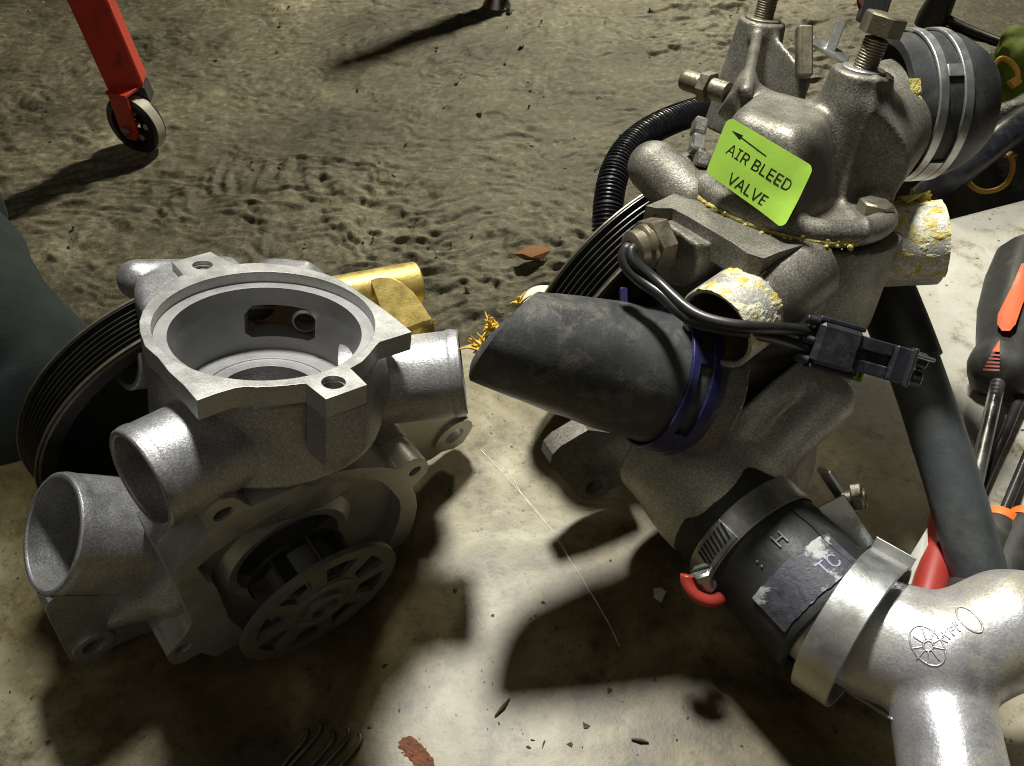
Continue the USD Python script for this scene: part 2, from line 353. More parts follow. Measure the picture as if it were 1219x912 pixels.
# packed, scuffed ground
mat('packed_ground', {'g': ('geometry', {}), 'n': ('noise_texture', {'scale': 3.2, 'detail': 7.0, 'roughness': .6}), 'f': ('noise_texture', {'scale': 75.0, 'detail': 7.0, 'roughness': .75}),
     'k': ('noise_texture', {'scale': 330.0, 'detail': 3.0, 'roughness': .7}),
     'r': ('rgb_ramp', {'ramp': [(.30, (.055, .049, .035)), (.45, (.130, .118, .082)), (.58, (.195, .180, .130)), (.72, (.34, .318, .240))]}),
     'fr': ('rgb_ramp', {'ramp': [(.36, (.58, .56, .52)), (.52, (.95, .95, .94)), (.68, (1.9, 1.85, 1.75))]}),
     'm': ('mix', {'mix_type': 'multiply', 'fac': 1.0}),
     'h': ('math', {'math_type': 'multiply_add', 'value2': .35}), 'b': ('bump', {'strength': .7, 'distance': .004}),
     'p': ('principled_bsdf', {'roughness': .52, 'specular_ior_level': .5})},
    [('g.position', 'n.vector'), ('g.position', 'f.vector'), ('g.position', 'k.vector'), ('n.fac', 'r.fac'), ('f.fac', 'fr.fac'), ('r.color', 'm.color1'), ('fr.color', 'm.color2'),
     ('m.color', 'p.base_color'), ('k.fac', 'h.value1'), ('f.fac', 'h.value3'), ('h.value', 'b.height'), ('b.normal', 'p.normal')])
# worktop: dirty white laminate
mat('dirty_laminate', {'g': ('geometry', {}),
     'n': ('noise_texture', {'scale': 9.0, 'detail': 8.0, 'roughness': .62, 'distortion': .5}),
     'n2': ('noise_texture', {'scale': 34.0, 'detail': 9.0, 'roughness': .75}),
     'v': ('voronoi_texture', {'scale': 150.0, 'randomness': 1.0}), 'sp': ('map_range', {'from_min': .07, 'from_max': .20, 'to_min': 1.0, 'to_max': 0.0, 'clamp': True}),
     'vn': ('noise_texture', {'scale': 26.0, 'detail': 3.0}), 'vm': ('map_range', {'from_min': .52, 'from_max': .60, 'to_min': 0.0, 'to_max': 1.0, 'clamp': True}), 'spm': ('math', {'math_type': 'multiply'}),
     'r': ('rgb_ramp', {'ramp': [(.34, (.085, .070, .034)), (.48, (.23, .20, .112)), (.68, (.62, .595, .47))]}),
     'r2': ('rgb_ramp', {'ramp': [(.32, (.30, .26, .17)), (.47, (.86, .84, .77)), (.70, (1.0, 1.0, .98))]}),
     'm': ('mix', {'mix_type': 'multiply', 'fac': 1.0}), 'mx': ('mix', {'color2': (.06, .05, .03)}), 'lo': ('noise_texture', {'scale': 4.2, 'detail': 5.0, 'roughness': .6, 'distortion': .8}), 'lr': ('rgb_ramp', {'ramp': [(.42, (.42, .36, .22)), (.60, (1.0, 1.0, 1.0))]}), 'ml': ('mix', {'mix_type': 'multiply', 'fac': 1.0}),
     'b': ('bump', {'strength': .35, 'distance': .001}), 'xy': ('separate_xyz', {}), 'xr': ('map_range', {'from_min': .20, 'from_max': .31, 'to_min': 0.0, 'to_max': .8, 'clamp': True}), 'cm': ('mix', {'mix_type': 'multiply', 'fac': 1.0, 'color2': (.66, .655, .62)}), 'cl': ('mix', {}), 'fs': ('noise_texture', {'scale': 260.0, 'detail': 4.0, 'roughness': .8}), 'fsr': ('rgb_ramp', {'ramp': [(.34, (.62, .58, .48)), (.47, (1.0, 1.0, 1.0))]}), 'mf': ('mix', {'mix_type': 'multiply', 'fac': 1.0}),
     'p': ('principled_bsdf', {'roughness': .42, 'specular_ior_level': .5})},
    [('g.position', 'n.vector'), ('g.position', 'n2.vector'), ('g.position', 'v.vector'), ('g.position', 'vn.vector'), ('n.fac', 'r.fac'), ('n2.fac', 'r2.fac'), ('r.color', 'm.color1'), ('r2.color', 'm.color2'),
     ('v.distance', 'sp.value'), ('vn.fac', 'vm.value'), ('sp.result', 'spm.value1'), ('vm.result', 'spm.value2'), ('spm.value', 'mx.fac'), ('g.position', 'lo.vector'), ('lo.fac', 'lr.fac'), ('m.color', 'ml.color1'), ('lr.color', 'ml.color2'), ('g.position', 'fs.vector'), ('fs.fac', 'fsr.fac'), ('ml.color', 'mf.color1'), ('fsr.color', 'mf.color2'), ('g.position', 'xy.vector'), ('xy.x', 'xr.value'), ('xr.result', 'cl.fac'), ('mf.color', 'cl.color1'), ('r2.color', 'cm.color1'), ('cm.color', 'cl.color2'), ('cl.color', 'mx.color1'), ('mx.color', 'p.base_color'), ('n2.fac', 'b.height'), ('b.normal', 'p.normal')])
# ---------------------------------------------------------------- setting: ground and worktop
TZ, GZ = -0.006, -0.42
def build_ground():
    nx, ny = 800, 760
    X = np.r_[np.linspace(-2.2, -1.31, 30), np.linspace(-1.3, 1.45, nx - 60), np.linspace(1.47, 2.6, 30)]; Y = np.r_[np.linspace(0.0, .58, 20), np.linspace(0.6, 2.6, ny - 60), np.linspace(2.61, 5.5, 40)]
    g = np.stack(np.meshgrid(X, Y, indexing='ij'), -1); P = np.concatenate([g, np.zeros((*g.shape[:2], 1))], -1)
    warp = (meshkit.fbm(P * 7 + 3, 3, 5) - .5) * .12
    Q = P + warp[..., None]
    broad = meshkit.fbm(P * 2.4, 3, 11) - .5
    crag = (meshkit.fbm(Q * [20, 44, 1], 2, 3) - .5) * 2
    crag2 = (meshkit.fbm(Q * [48, 96, 1], 2, 17) - .5) * 2
    crack = -np.exp(-(np.abs(meshkit.fbm(Q * [15, 27, 1], 4, 29) - .5) / .035) ** 2)
    fine = meshkit.fbm(Q * 130, 3, 8) - .5
    mask = np.clip((meshkit.fbm(P * 2.0 + 9, 2, 21) - .30) * 3.2, .45, 1)
    smooth_right = np.clip((P[..., 0] - .55) / .35, 0, 1) * np.clip((P[..., 1] - 1.2) / .3, 0, 1)
    mask = mask * (1 - .85 * smooth_right)
    z = broad * .02 + mask * (.0085 * crag + .0055 * crag2 + .0055 * fine)
    # pressed boot tread between the stand and the work table
    tx, ty = P[..., 0] + .36, P[..., 1] - 1.27
    tread = (np.abs(tx) < .14) & (np.abs(ty) < .055)
    z = z - np.where(tread, .0034 * (np.sin(tx * 210 + 40 * ty + 3 * (broad * 20)) > -.1) * np.clip((meshkit.fbm(P * 30, 2, 77) - .38) * 6, 0, 1), 0)
    P[..., 2] = GZ + z
    idx = np.arange(nx * ny).reshape(nx, ny)
    F = np.stack([idx[:-1, :-1], idx[1:, :-1], idx[1:, 1:], idx[:-1, 1:]], -1).reshape(-1, 4)
    single('ground', (P.reshape(-1, 3), F), 'packed_ground', kind='structure', smooth=True)
build_ground()
rp = np.random.RandomState(61); peb = []
for _ in range(800):
    p = np.array([rp.uniform(-1.2, 1.4), rp.uniform(.5, 2.5), GZ + rp.uniform(-.004, .003)]); s_ = rp.choice([.0016, .0025, .0045], p=[.6, .34, .06])
    peb.append(trimesh.convex.convex_hull(p + rp.normal(0, s_, (9, 3)) * [1, 1, .7]))
single('loose_grit', cat(*peb), 'grit_stone', 'loose grit and small stones scattered over the rough ground', 'grit', kind='stuff', smooth=False)
E0, E1 = onz(np.array([0, 550.]), TZ), onz(np.array([1219, 235.]), TZ)
ed = U(E1 - E0); ein = np.array([ed[1], -ed[0], 0])
TC = E0 - ed * .25 + ein * .33 + ed * .65
wt = thing('worktop', kind='structure', loc=(TC[0], TC[1], GZ))
top = manifold3d.Manifold.hull_points(np.array([TC + sx * ed * (.65 - i) + sy * ein * (.33 - i) + np.array([0, 0, dz]) for sx in (-1, 1) for sy in (-1, 1) for i, dz in ((0.006, 0), (0.0015, -.0018), (0, -.006), (0, -.022), (.004, -.026))]))
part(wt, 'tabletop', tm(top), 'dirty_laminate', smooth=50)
for sx in (-1, 1):
    for sy in (-1, 1):
        part(wt, 'leg', block(TC + sx * ed * .58 + sy * ein * .27 + np.array([0, 0, (GZ + TZ - .026) / 2 - TZ / 2 - .006]), ed, ein, [0, 0, 1], .045, .045, abs(GZ - TZ) - .02), 'black_paint')
# ---------------------------------------------------------------- the clean pump, left
n = U([.12, .22, .967]); m = U([.60, -.78, -.19])
fo, ic = at(317, 382, .36), at(384, 719, .40)
RL = .026; ro = ic - m * RL                    # joint face of the pump
px = lambda *P: np.array(P, float)
def ringpt(P, L=RL): return onplane(np.array(P, float), ic - m * L, m)
def flpt(P, h=0.0): return onplane(np.array(P, float), fo - n * h, n)
Cr = onplane(px(352, 672), ro, m)
ports = dict(right=(onplane(px(551, 443), fo - n * .03, n), camdir(.985, -.12, .02, (551, 443)), .0195, .085),
             front=(onplane(px(166, 573), fo - n * .037, n), camdir(-.83, .47, .28, (175, 566)), .0208, .105),
             left=(at(61, 635, .372), camdir(-.90, -.02, .42, (61, 635)), .0258, .085),
             side=(at(149, 430, .385), camdir(-.85, .10, .42, (149, 430)), .0130, .060))
bowl_b = fo - n * .048
stubA, stubB = flpt(px(165, 333), .0125), flpt(px(250, 330), .0135)
WEB = [q - n * h for h in (.0035, .020) for q in flpt([(152, 330), (156, 320), (168, 313), (206, 307), (254, 294), (272, 290.5), (282, 294), (304, 318), (240, 342), (192, 350), (172, 362)])]
humpA, humpB = flpt(px(262, 302), .0115), flpt(px(276, 318), .0125)
bk = U(np.array([-.05, 1, -.12])); bx_ = U(np.cross(bk, n)); bz = np.cross(bx_, bk)
def housing(p):
    d = s_cyl(p, fo - n * .0085, bowl_b, .0473)
    vol = s_cyl(p, Cr - m * .0145, Cr - m * .052, .055, .050, .004)
    d = smin(d, vol, .012)
    d = smin(d, s_cone(p, fo - n * .045, Cr - m * .045, .040, .046), .014)
    d = smin(d, s_cone(p, Cr - m * .05, ic - m * .092, .042, .026), .012)
    for k, (E, a, r, L) in ports.items():
        d = smin(d, s_cyl(p, E - a * L, E - a * (.040 if k != 'side' else .012), r - .0001), .005)
    d = smin(d, s_cyl(p, ports['left'][0] - ports['left'][1] * .075, ports['left'][0] - ports['left'][1] * .040, ports['left'][2] + .0015), .016)
    d = smin(d, s_hull(p, WEB, .0055), .003)
    d = smin(d, s_cone(p, stubA, stubB, .0092, .0085), .005)
    d = smin(d, s_cyl(p, fo - n * .027 + bk * .03, fo - n * .027 + bk * .064, .021), .006)
    # slopes that run from the volute down to the lower lug
    d = smin(d, s_cone(p, at(205, 700, .40), at(120, 735, .415), .012, .006), .008)
    # bores
    bore = s_cyl(p, fo + n * .02, fo - n * .0385, .0400, rnd=.0005)
    d = np.maximum(d, -bore); d = np.maximum(d, -s_cyl(p, fo + n * .02, fo - n * .0062, .0440, rnd=.0003)); d = np.maximum(d, -s_cyl(p, fo - n * .03, fo - n * .070, .0212, rnd=.0005))
    for k, (E, a, r, L) in ports.items():
        d = np.maximum(d, -s_cyl(p, E - a * (L - .012), E + a * .01, r - .0032))
    d = np.maximum(d, -s_cyl(p, ic - m * (RL - .002), ic - m * (RL + .022), .0375, rnd=.001))
    d = np.maximum(d, -s_box(p, fo - n * .0245 + bk * .035, bx_, bk, bz, .0355, .032, .0185, .001))
    d = np.maximum(d, (p - fo.astype(np.float32)) @ n.astype(np.float32) + .0018)
    return d
def in_box(pts, pad): P = np.array(pts); return P.min(0) - pad, P.max(0) + pad
lo, hi = in_box([fo, bowl_b, Cr, ic - m * .13] + [E for E, a, r, L in ports.values()] + [stubA], .062)
house_mesh = snet(housing, lo, hi, .00125)

pumpL = thing('water_pump', 'clean silver cast water pump with an open round thermostat mouth and a bare impeller', 'water pump', loc=(*(ic - m * .06)[:2], TZ))
part(pumpL, 'housing', house_mesh, 'cast_aluminium', smooth=40)
# thermostat flange
fl = [(166, 383), (166.5, 395), (172.6, 412), (188.4, 426), (201.6, 443), (218.7, 458.5), (234.5, 477), (258, 468.5), (280, 462), (292, 460.3), (306, 461), (335, 459.5), (364, 456.5), (388, 475.5), (412, 467), (437, 458),
      (427, 448), (417, 438.5), (431, 430.5), (440, 421), (447, 412), (452, 407), (470, 401.5), (490, 395.2), (473, 381), (459.8, 370.6), (445, 360), (430, 350), (418, 341), (404.5, 332.6), (384, 325), (367, 320.4), (350, 317.4), (336, 315.4), (320, 313.8), (303.7, 313), (280, 314.6),
      (268, 310), (250.5, 299.7), (204.5, 312), (218, 327), (204, 335), (190, 345), (179.5, 356), (170, 370)]
FL = flpt(fl)
rec = circle(fo, n, .0437, 72)
h1, h2 = flpt(px(241, 315.5)), flpt(px(397, 455))
flM = prism(FL, fo, n, .0085, [rec]) - cyl(h1 - n * .03, n, .0043, .04, 28) - cyl(h2 - n * .03, n, .0045, .04, 28)
flange = part(pumpL, 'thermostat_flange', tm(flM), 'machined_aluminium', smooth=30)
blk = prism(flpt([(365, 457), (388, 475.2), (436.5, 458), (417, 438.8), (395, 436)]), fo, n, .0225, top=-.0087) - cyl(h2 - n * .018, n, .0045, .03, 28) - cyl(fo - n * .05, n, .0436, .06, 80)
part(pumpL, 'bolt_block', tm(blk), 'cast_aluminium', smooth=30)
blk = prism(flpt([(206, 313), (250, 301), (266, 312), (222, 327)]), fo, n, .016, top=-.0087) - cyl(h1 - n * .015, n, .0043, .03, 28) - cyl(fo - n * .05, n, .0436, .06, 80)
part(pumpL, 'bolt_block', tm(blk), 'cast_aluminium', smooth=30)
for hh, r in ((h1, .0043), (h2, .0045)):      # countersink and thread turns
    turns = cat(*[lathe(hh - n * (.0022 + .0013 * k), n, [(r - .0006, 0), (r + .0002, .0005), (r + .0002, -.0005)], 28) for k in range(6)])
    part(flange, 'thread', turns, 'inner_aluminium')
# stepped seat inside the mouth
seat = lathe(fo, n, [(.0436, -.0050), (.0383, -.0050), (.0381, -.0120), (.0362, -.0165), (.0355, -.0350), (.0275, -.0350), (.0270, -.0356), (.0215, -.0356), (.0215, -.0390), (.0455, -.0390), (.0455, -.0086), (.0436, -.0086)], 96)
seat = Manifold(manifold3d.Mesh(seat.vertices.astype(np.float32), seat.faces.astype(np.uint32)))
wv = block(fo - n * .0245 + bk * .04, bx_, bk, bz, .031, .05, .0150, ch=.003)
win = Manifold(manifold3d.Mesh(wv.vertices.astype(np.float32), wv.faces.astype(np.uint32)))
seat = seat - win
part(pumpL, 'thermostat_seat', tm(seat), 'inner_aluminium', smooth=30)
cup = block(fo - n * .0245 + bk * .0425, bx_, bk, bz, .036, .016, .0190, ch=.002); cin = block(fo - n * .0245 + bk * .0385, bx_, bk, bz, .0312, .020, .0152, ch=.003)
asM = lambda t: Manifold(manifold3d.Mesh(np.asarray(t.vertices, np.float32), np.asarray(t.faces, np.uint32)))
part(pumpL, 'passage', tm(asM(cup) - asM(cin) - cyl(fo - n * .06, n, .0384, .07, 64)), 'rusty_inside')
part(pumpL, 'seal_lip', lathe(fo - n * .0245 + bk * .0400 + bx_ * .0105, bk, [(.0050, -.003), (.0062, -.002), (.0062, .003), (.0050, .004)], 32), 'zinc_steel')
# hose necks
NAMES = {}
for k, (E, a, r, L) in ports.items():
    l = L * {'right': .62, 'front': .42, 'left': .62, 'side': .45}[k]
    NAMES[k] = part(pumpL, 'hose_neck', pipe(E - a * l, a, r, r - .0028, l, 64, bead={'right': .0006, 'front': .0005, 'left': .0003, 'side': 0}[k]), 'cast_aluminium', smooth=35)
# joint face with its cavity
ring_px = [(285, 595), (292.5, 600.5), (300, 603), (318, 595), (339, 586), (361, 576.5), (384, 567.6), (406, 561), (428.7, 557), (452, 556), (473, 558.5), (484.6, 551), (493, 547), (501, 546), (508, 549), (510.5, 555), (508, 562), (499.5, 571.5), (490.5, 580), (495, 590), (496.5, 603), (494, 618), (488, 634), (473, 657),
           (455, 682), (430, 708), (395, 738), (355, 764), (315, 780), (285, 785), (256, 782), (239, 777), (217, 789), (208, 791.5), (201, 787), (199, 781), (211, 767), (222, 755), (229, 741.5), (216, 712), (204, 684), (227, 659), (253, 633), (246, 629.5), (242, 622), (244, 612), (250, 604), (264, 595), (276, 592.5)]
cav_px = [(235, 676), (258, 656), (283, 639), (310, 621), (339, 604), (369, 588), (399, 576), (422, 571.5), (443.6, 571), (457, 576), (467, 585), (475, 595), (477, 605), (475, 618), (471, 630), (464, 648), (452, 668), (430, 694), (395, 722), (355, 745), (315, 756), (290, 752), (272, 735), (262, 708), (255, 695), (246, 691)]
rM = prism(ringpt(ring_px), ro, m, .015, [ringpt(cav_px)])
for (hx, hy), r in (((266, 612.5), .0042), ((494, 561), .0034), ((218, 772.5), .0040)):
    rM = rM - cyl(ringpt(px(hx, hy)) - m * .03, m, r, .04, 28)
jr = part(pumpL, 'joint_face', tm(rM), 'machined_aluminium', smooth=30)
for (hx, hy), r, L in (((494, 561), .0072, .026), ((266, 612.5), .0078, .018), ((218, 772.5), .0068, .014)):
    c = ringpt(px(hx, hy)); M_ = cyl(c - m * (L + .0008), m, r, L, 40) - cyl(c - m * .05, m, r * .5, .06, 28)
    part(jr, 'bolt_boss', tm(M_), 'cast_aluminium' if L < .02 else 'machined_aluminium', smooth=30)
cavity_wall = prism(ringpt(ring_px[:24] + ring_px[24:]), ro, m, .0175, [ringpt(cav_px)], top=-.0153)
shoulder = lathe(ic - m * (RL + .0125), m, [(.0258, 0), (.0258, .0080), (.0300, .0084), (.0352, .0040), (.0356, 0)], 72)
part(pumpL, 'impeller_shoulder', shoulder, 'machined_aluminium', smooth=30)
part(pumpL, 'cavity_floor', tm(prism(ringpt(cav_px), ro, m, .003, [circle(ic - m * RL, m, .0262, 60)], top=-.0092)), 'machined_aluminium', smooth=30)
part(pumpL, 'rear_casing', tm(cavity_wall), 'cast_aluminium', smooth=30)
# lugs
P = ringpt([(54, 729), (57, 718), (66, 711), (110, 697), (205, 700), (222, 745), (172, 754), (136.5, 769), (117, 783), (104, 788), (91, 788.5), (83, 786)], .055)
hc = ringpt(px(111, 766), .055)
lM = prism(P, ic - m * .055, m, .011) + cyl(hc - m * .002, m, .0095, .0035, 36) - cyl(hc - m * .03, m, .0056, .05, 28)
E, a, r, L = ports['left']; lM = lM - cyl(E - a * L, a, r + .0002, L + .02, 64)
part(pumpL, 'mounting_lug', tm(lM), 'cast_aluminium', smooth=30)
P = ringpt([(420, 530), (437, 512), (500, 498), (538, 489), (548, 490), (556, 495), (560, 504), (558, 516), (551, 527), (540, 534), (526, 538), (513, 547), (490, 556), (440, 556)], .058)
hc = ringpt(px(538, 516), .058)
lM = prism(P, ic - m * .058, m, .010) + cyl(hc - m * .002, m, .0125, .0042, 40) - cyl(hc - m * .03, m, .0060, .05, 28)
part(pumpL, 'mounting_lug', tm(lM), 'machined_aluminium', smooth=30)
# impeller
def impeller(parent, ic, m, R=.0390):
    x, y, _ = basis(m)
    disc = cyl(ic - m * .0026, m, R, .0026, 80)
    for k in range(8):
        t0 = k * math.pi / 4 + .13; t1 = t0 + math.pi / 4 - .26
        pts = [ic + r * (math.cos(t) * x + math.sin(t) * y) for r, ts in ((R * .50, np.linspace(t0 + .05, t1 - .05, 4)), (R * .83, np.linspace(t1, t0, 6))) for t in ts]
        disc = disc - prism(np.array(pts), ic, m, .01, top=.004)
    imp = part(parent, 'impeller', tm(disc), 'impeller_steel', smooth=30)
    part(imp, 'hub', lathe(ic, m, [(0, -.024), (R * .46, -.024), (R * .46, .0004), (R * .42, .0012), (R * .36, .0012), (R * .33, .0002), (R * .26, .0002), (R * .25, .0022), (R * .17, .0026), (R * .155, -.002), (0, -.002)], 56, close=False), 'impeller_steel', smooth=30)
    for k in range(8):
        t = k * math.pi / 4 + .03; d0 = math.cos(t) * x + math.sin(t) * y; d1 = math.cos(t + .5) * x + math.sin(t + .5) * y
        a, b = ic + d0 * R * .36, ic + d1 * R * .62; e = U(b - a)
        part(imp, 'vane', block((a + b) / 2 - m * .0128, e, np.cross(m, e), m, np.linalg.norm(b - a), .0018, .0200, ch=.0003), 'groove_black')
    part(imp, 'back_plate', lathe(ic - m * .0240, m, [(0, 0), (R * .62, 0), (R * .62, .0018), (0, .0018)], 64, close=False), 'groove_black')
    return imp
impeller(pumpL, ic, m)
# pulley
def pulley(parent, c, a, R, w, mt='groove_black', grooves=7):
    prof = [(R * .72, 0), (R + .0012, 0), (R + .0012, .0022)]
    gw = (w - .0052) / grooves
    for k in range(grooves):
        z = .0026 + k * gw; prof += [(R - .0045, z + gw * .30), (R - .0045, z + gw * .42), (R, z + gw * .80), (R, z + gw)]
    prof += [(R - .004, w - .0024), (R + .0012, w - .0018), (R + .0012, w), (R * .90, w), (R * .86, w * .55), (R * .42, w * .5), (R * .40, w * .8), (0, w * .8), (0, w * .4), (R * .72, w * .35)]
    pu = part(parent, 'pulley', lathe(c, a, prof, 120), mt, smooth=25)
    part(pu, 'rim', lathe(c + a * (w - .0012), a, [(R + .0013, -.0006), (R + .0017, 0), (R + .0017, .0010), (R - .001, .0014), (R - .001, .0006)], 120), 'old_steel', smooth=25)
    part(pu, 'rim', lathe(c, a, [(R + .0013, 0), (R + .0017, .0004), (R + .0017, .0012), (R + .0013, .0016)], 120), 'old_steel', smooth=25)
    return pu
pc = at(231, 486.5, .446) - m * .012
pl = pulley(pumpL, pc, m, .0770, .023)
part(pl, 'shaft', rod(pc + m * .01, U(ic - m * .08 - pc), .012, .05), 'impeller_steel')
# yellow plated elbow behind the mouth
A, B = at(392, 356, .418), at(497, 336, .436)
ax = U(B - A)
el = part(pumpL, 'elbow_fitting', pipe(A, ax, .0103, .0078, np.linalg.norm(B - A), 48, depth=.02), 'gold_zinc', smooth=35, label='yellow zinc plated elbow fitting')
fn = camdir(.10, -.10, 1)
oo = at(478, 360, .412)
q = onplane(px((441, 333), (452, 329.5), (465, 330.5), (478, 336), (492, 348), (503, 363), (514, 380), (502, 383), (487, 389), (470, 392), (455, 372)), oo, fn)
part(el, 'mitred_bend', tm(prism(q, oo, fn, .017)), 'gold_zinc', smooth=30)
vdn = U(at(500, 440, .43) - at(494, 385, .43)); bc = at(494, 384, .4365)
part(el, 'collar', lathe(bc, vdn, [(0, 0), (.0112, 0), (.0112, .0012), (.0095, .0016), (.0095, .022), (0, .022)], 40, close=False), 'gold_zinc', smooth=30)
# ---------------------------------------------------------------- the old pump, right (the same casting, shifted over the worktop)
T = np.array([.235, .086, 0])
fr, icr, Crr = fo + T, ic + T, Cr + T
f32 = lambda v: np.asarray(v, np.float32)
def fp(x, y, h=0.0): return onplane(np.array([x, y], float), fr + n * h, n)
def ringpx(C, a, r, x, y):
    """Unit radial direction of a ring whose camera-facing side projects nearest to the pixel."""
    X, Y, a = basis(a); t = np.linspace(0, 2 * np.pi, 1440); D = np.cos(t)[:, None] * X + np.sin(t)[:, None] * Y
    P = C + r * D; q = proj(P); e = (q[0] - x) ** 2 + (q[1] - y) ** 2 + 1e6 * (((CAM - P) * D).sum(1) < 0)
    return D[e.argmin()]
def raymarch(f, P2, far=.8):
    """Points where the view rays of pixels P2 meet the casting f."""
    r = ray(np.array(P2, float)); t = np.full(len(r), .2)
    L = np.linalg.norm(r, axis=1)
    for _ in range(60): t = t + f(f32(CAM + t[:, None] * r)) * .8 / L
    return (CAM + t[:, None] * r)[t < .45]

rport = (at(1116, 289, .425), camdir(.965, -.05, -.26, (1112, 290)), .0200)
fport = (at(851, 392, .362), camdir(-.62, .46, .63, (851, 394)), .0182)
hA, hB = at(868, 612, .425), at(992, 738, .388); ha = U(hB - hA)      # lower hose
gA, gB = at(601, 400, .374), at(818, 458, .402); ga = U(gB - gA)      # loose black hose on the left
outA = at(1038, 128, .440); outd = camdir(.86, -.03, -.50, (1066, 130))
bs1, bs2 = fp(908, 24, .058), fp(1028, 84, .060)
def old_housing(p):
    d = s_cyl(p, fr - n * .002, fr - n * .050, .050)
    d = smin(d, s_cyl(p, Crr - m * .010, Crr - m * .052, .055, .050, .004), .012)
    d = smin(d, s_cone(p, fr - n * .045, Crr - m * .045, .040, .046), .014)
    d = smin(d, s_cone(p, Crr - m * .05, icr - m * .092, .042, .026), .012)
    d = smin(d, s_cyl(p, rport[0] - rport[1] * .085, rport[0] - rport[1] * .034, rport[2] + .0008), .008)
    d = smin(d, s_cyl(p, gB - ga * .015, gB + ga * .012, .028, .031), .008)
    nb = camdir(-.80, .25, .52, (790, 290)); nc = at(798, 288, .388)
    d = smin(d, s_cyl(p, nc - nb * .03, nc + nb * .001, .0205), .008)
    d = smin(d, s_hull(p, [fp(x, y, h) for x, y in ((974, 253), (1002, 245), (1052, 262), (1058, 285), (1018, 292), (985, 280)) for h in (.003, -.020)], .0015), .006)
    d = np.maximum(d, (p - f32(fr)) @ f32(n) + .0040)
    d = smin(d, s_cyl(p, fport[0] - fport[1] * .06, fport[0] - fport[1] * .020, fport[2] + .0004), .006)
    d = smin(d, s_cone(p, at(778, 199, .418), at(822, 240, .412), .0122, .0135), .004)
    d = smin(d, s_cyl(p, at(922, 345, .400), at(945, 358, .376), .0096, .0090, .0015), .003)
    # bores
    d = np.maximum(d, -s_cyl(p, fport[0] - fport[1] * .05, fport[0] + fport[1] * .01, fport[2] - .0024))
    d = np.maximum(d, -s_cyl(p, rport[0] - rport[1] * .05, rport[0] + rport[1] * .01, rport[2] - .003))
    return d
def old_volute(p):
    """The lower cover with its inlet neck."""
    cv = icr - m * (RL - .010)
    d = s_cyl(p, cv - m * .010, cv, .059, .057, .002)
    d = smin(d, s_cyl(p, cv - m * .002, cv + m * .014, .040, .030, .006), .012)
    d = smin(d, s_cone(p, at(905, 545, .447), hA - ha * .012, .026, .029), .016)
    d = smin(d, s_cyl(p, hA - ha * .050, hA + ha * .02, .0275, .0285), .010)
    d = smin(d, s_cone(p, at(805, 545, .428), at(850, 590, .418), .006, .014), .012)
    d = smin(d, s_cone(p, at(985, 478, .420), at(925, 548, .415), .0125, .0065), .012)
    return d
e1_ = U(RX - (RX @ n) * n); e2_ = np.cross(n, e1_); fcc_ = fp(930, 226, 0.0)
def cover(p):
    base = [fp(x, y, .004) for x, y in ((829, 200), (850, 178), (990, 178), (1006, 255), (940, 284), (892, 262), (843, 228))]
    fcc = fp(930, 226, 0.0)
    topp = [fp(x, y, .043) for x, y in ((868, 131), (884, 113), (910, 100), (992, 122), (988, 150), (961, 159))]
    d = s_hull(p, base + topp, .0075)
    for c, r0, r1 in ((bs1, .0178, .0126), (bs2, .0192, .0136)):
        d = smin(d, s_cyl(p, c - n * .060, c, r0, r1, .0012), .005)
    d = smin(d, s_hull(p, [fcc + n * h + .0465 * math.cos(q) * e1_ + .0600 * math.sin(q) * e2_ * (1 if math.sin(q) < 0 else .7) for h in (-.003, .0062) for q in np.arange(36) * np.pi / 18], .002), .003)
    arc = [fcc + n * .0040 + .0465 * math.cos(q) * e1_ + .0600 * math.sin(q) * e2_ for q in np.linspace(-3.35, -.55, 26)]
    for a, b in zip(arc[:-1], arc[1:]): d = smin(d, s_cone(p, a, b, .0050, .0050), .003)
    w_ = U(np.cross(n, RX)) * .0045
    for pa, pb in (((922, 40, .054), (962, 88, .041)), ((962, 88, .041), (1008, 92, .052))):
        d = smin(d, s_hull(p, [fp(*q) + s_ * w_ for q in (pa, pb) for s_ in (-1, 1)] + [fp(*q) - n * (q[2] - .004) + s_ * w_ for q in (pa, pb) for s_ in (-1, 1)], .003), .005)
    d = smin(d, s_cone(p, fp(888, 108, .040), fp(902, 40, .052), .0030, .0030), .004)
    d = smin(d, s_cyl(p, fp(1010, 190, .022), outA + outd * .012, .026, .0245), .010)
    bl = at(868, 112, .437); d = smin(d, s_cyl(p, bl, bl + (at(930, 150, .435) - bl), .0108, .012), .006)
    return d
OLD = [fp(x, y) for x, y in ((772, 250), (909, 312), (838, 290), (940, 302), (1060, 285), (985, 290))] + [fr, fr - n * .05, Crr, icr - m * .1, rport[0], fport[0], gB, at(778, 199, .418)]
pumpR = thing('water_pump', 'old dull grey water pump with a lime green sticker and crusted pipe stubs', 'water pump', loc=(*(icr - m * .06)[:2], TZ))
lo, hi = in_box(OLD, .05); part(pumpR, 'housing', snet(old_housing, lo, hi, .0013), 'old_aluminium', smooth=40)
FW_PX = [(768, 248), (788, 240), (808, 230), (828, 195), (850, 180), (950, 168), (1050, 185), (1064, 230), (1060, 262), (1030, 275), (985, 286), (948, 297), (928, 303), (909, 311), (890, 305), (870, 291), (846, 277), (819, 261), (800, 251), (782, 251)]
part(pumpR, 'housing_flange', tm(prism(np.array([fp(*q) for q in FW_PX]), fr, n, .0125, top=.0012)), 'old_aluminium', smooth=30)
lo, hi = in_box([icr - m * .03, icr, hA + ha * .02, at(985, 478, .42)], .065); part(pumpR, 'inlet_cover', snet(old_volute, lo, hi, .0013), 'lightened_old_aluminium', smooth=40)
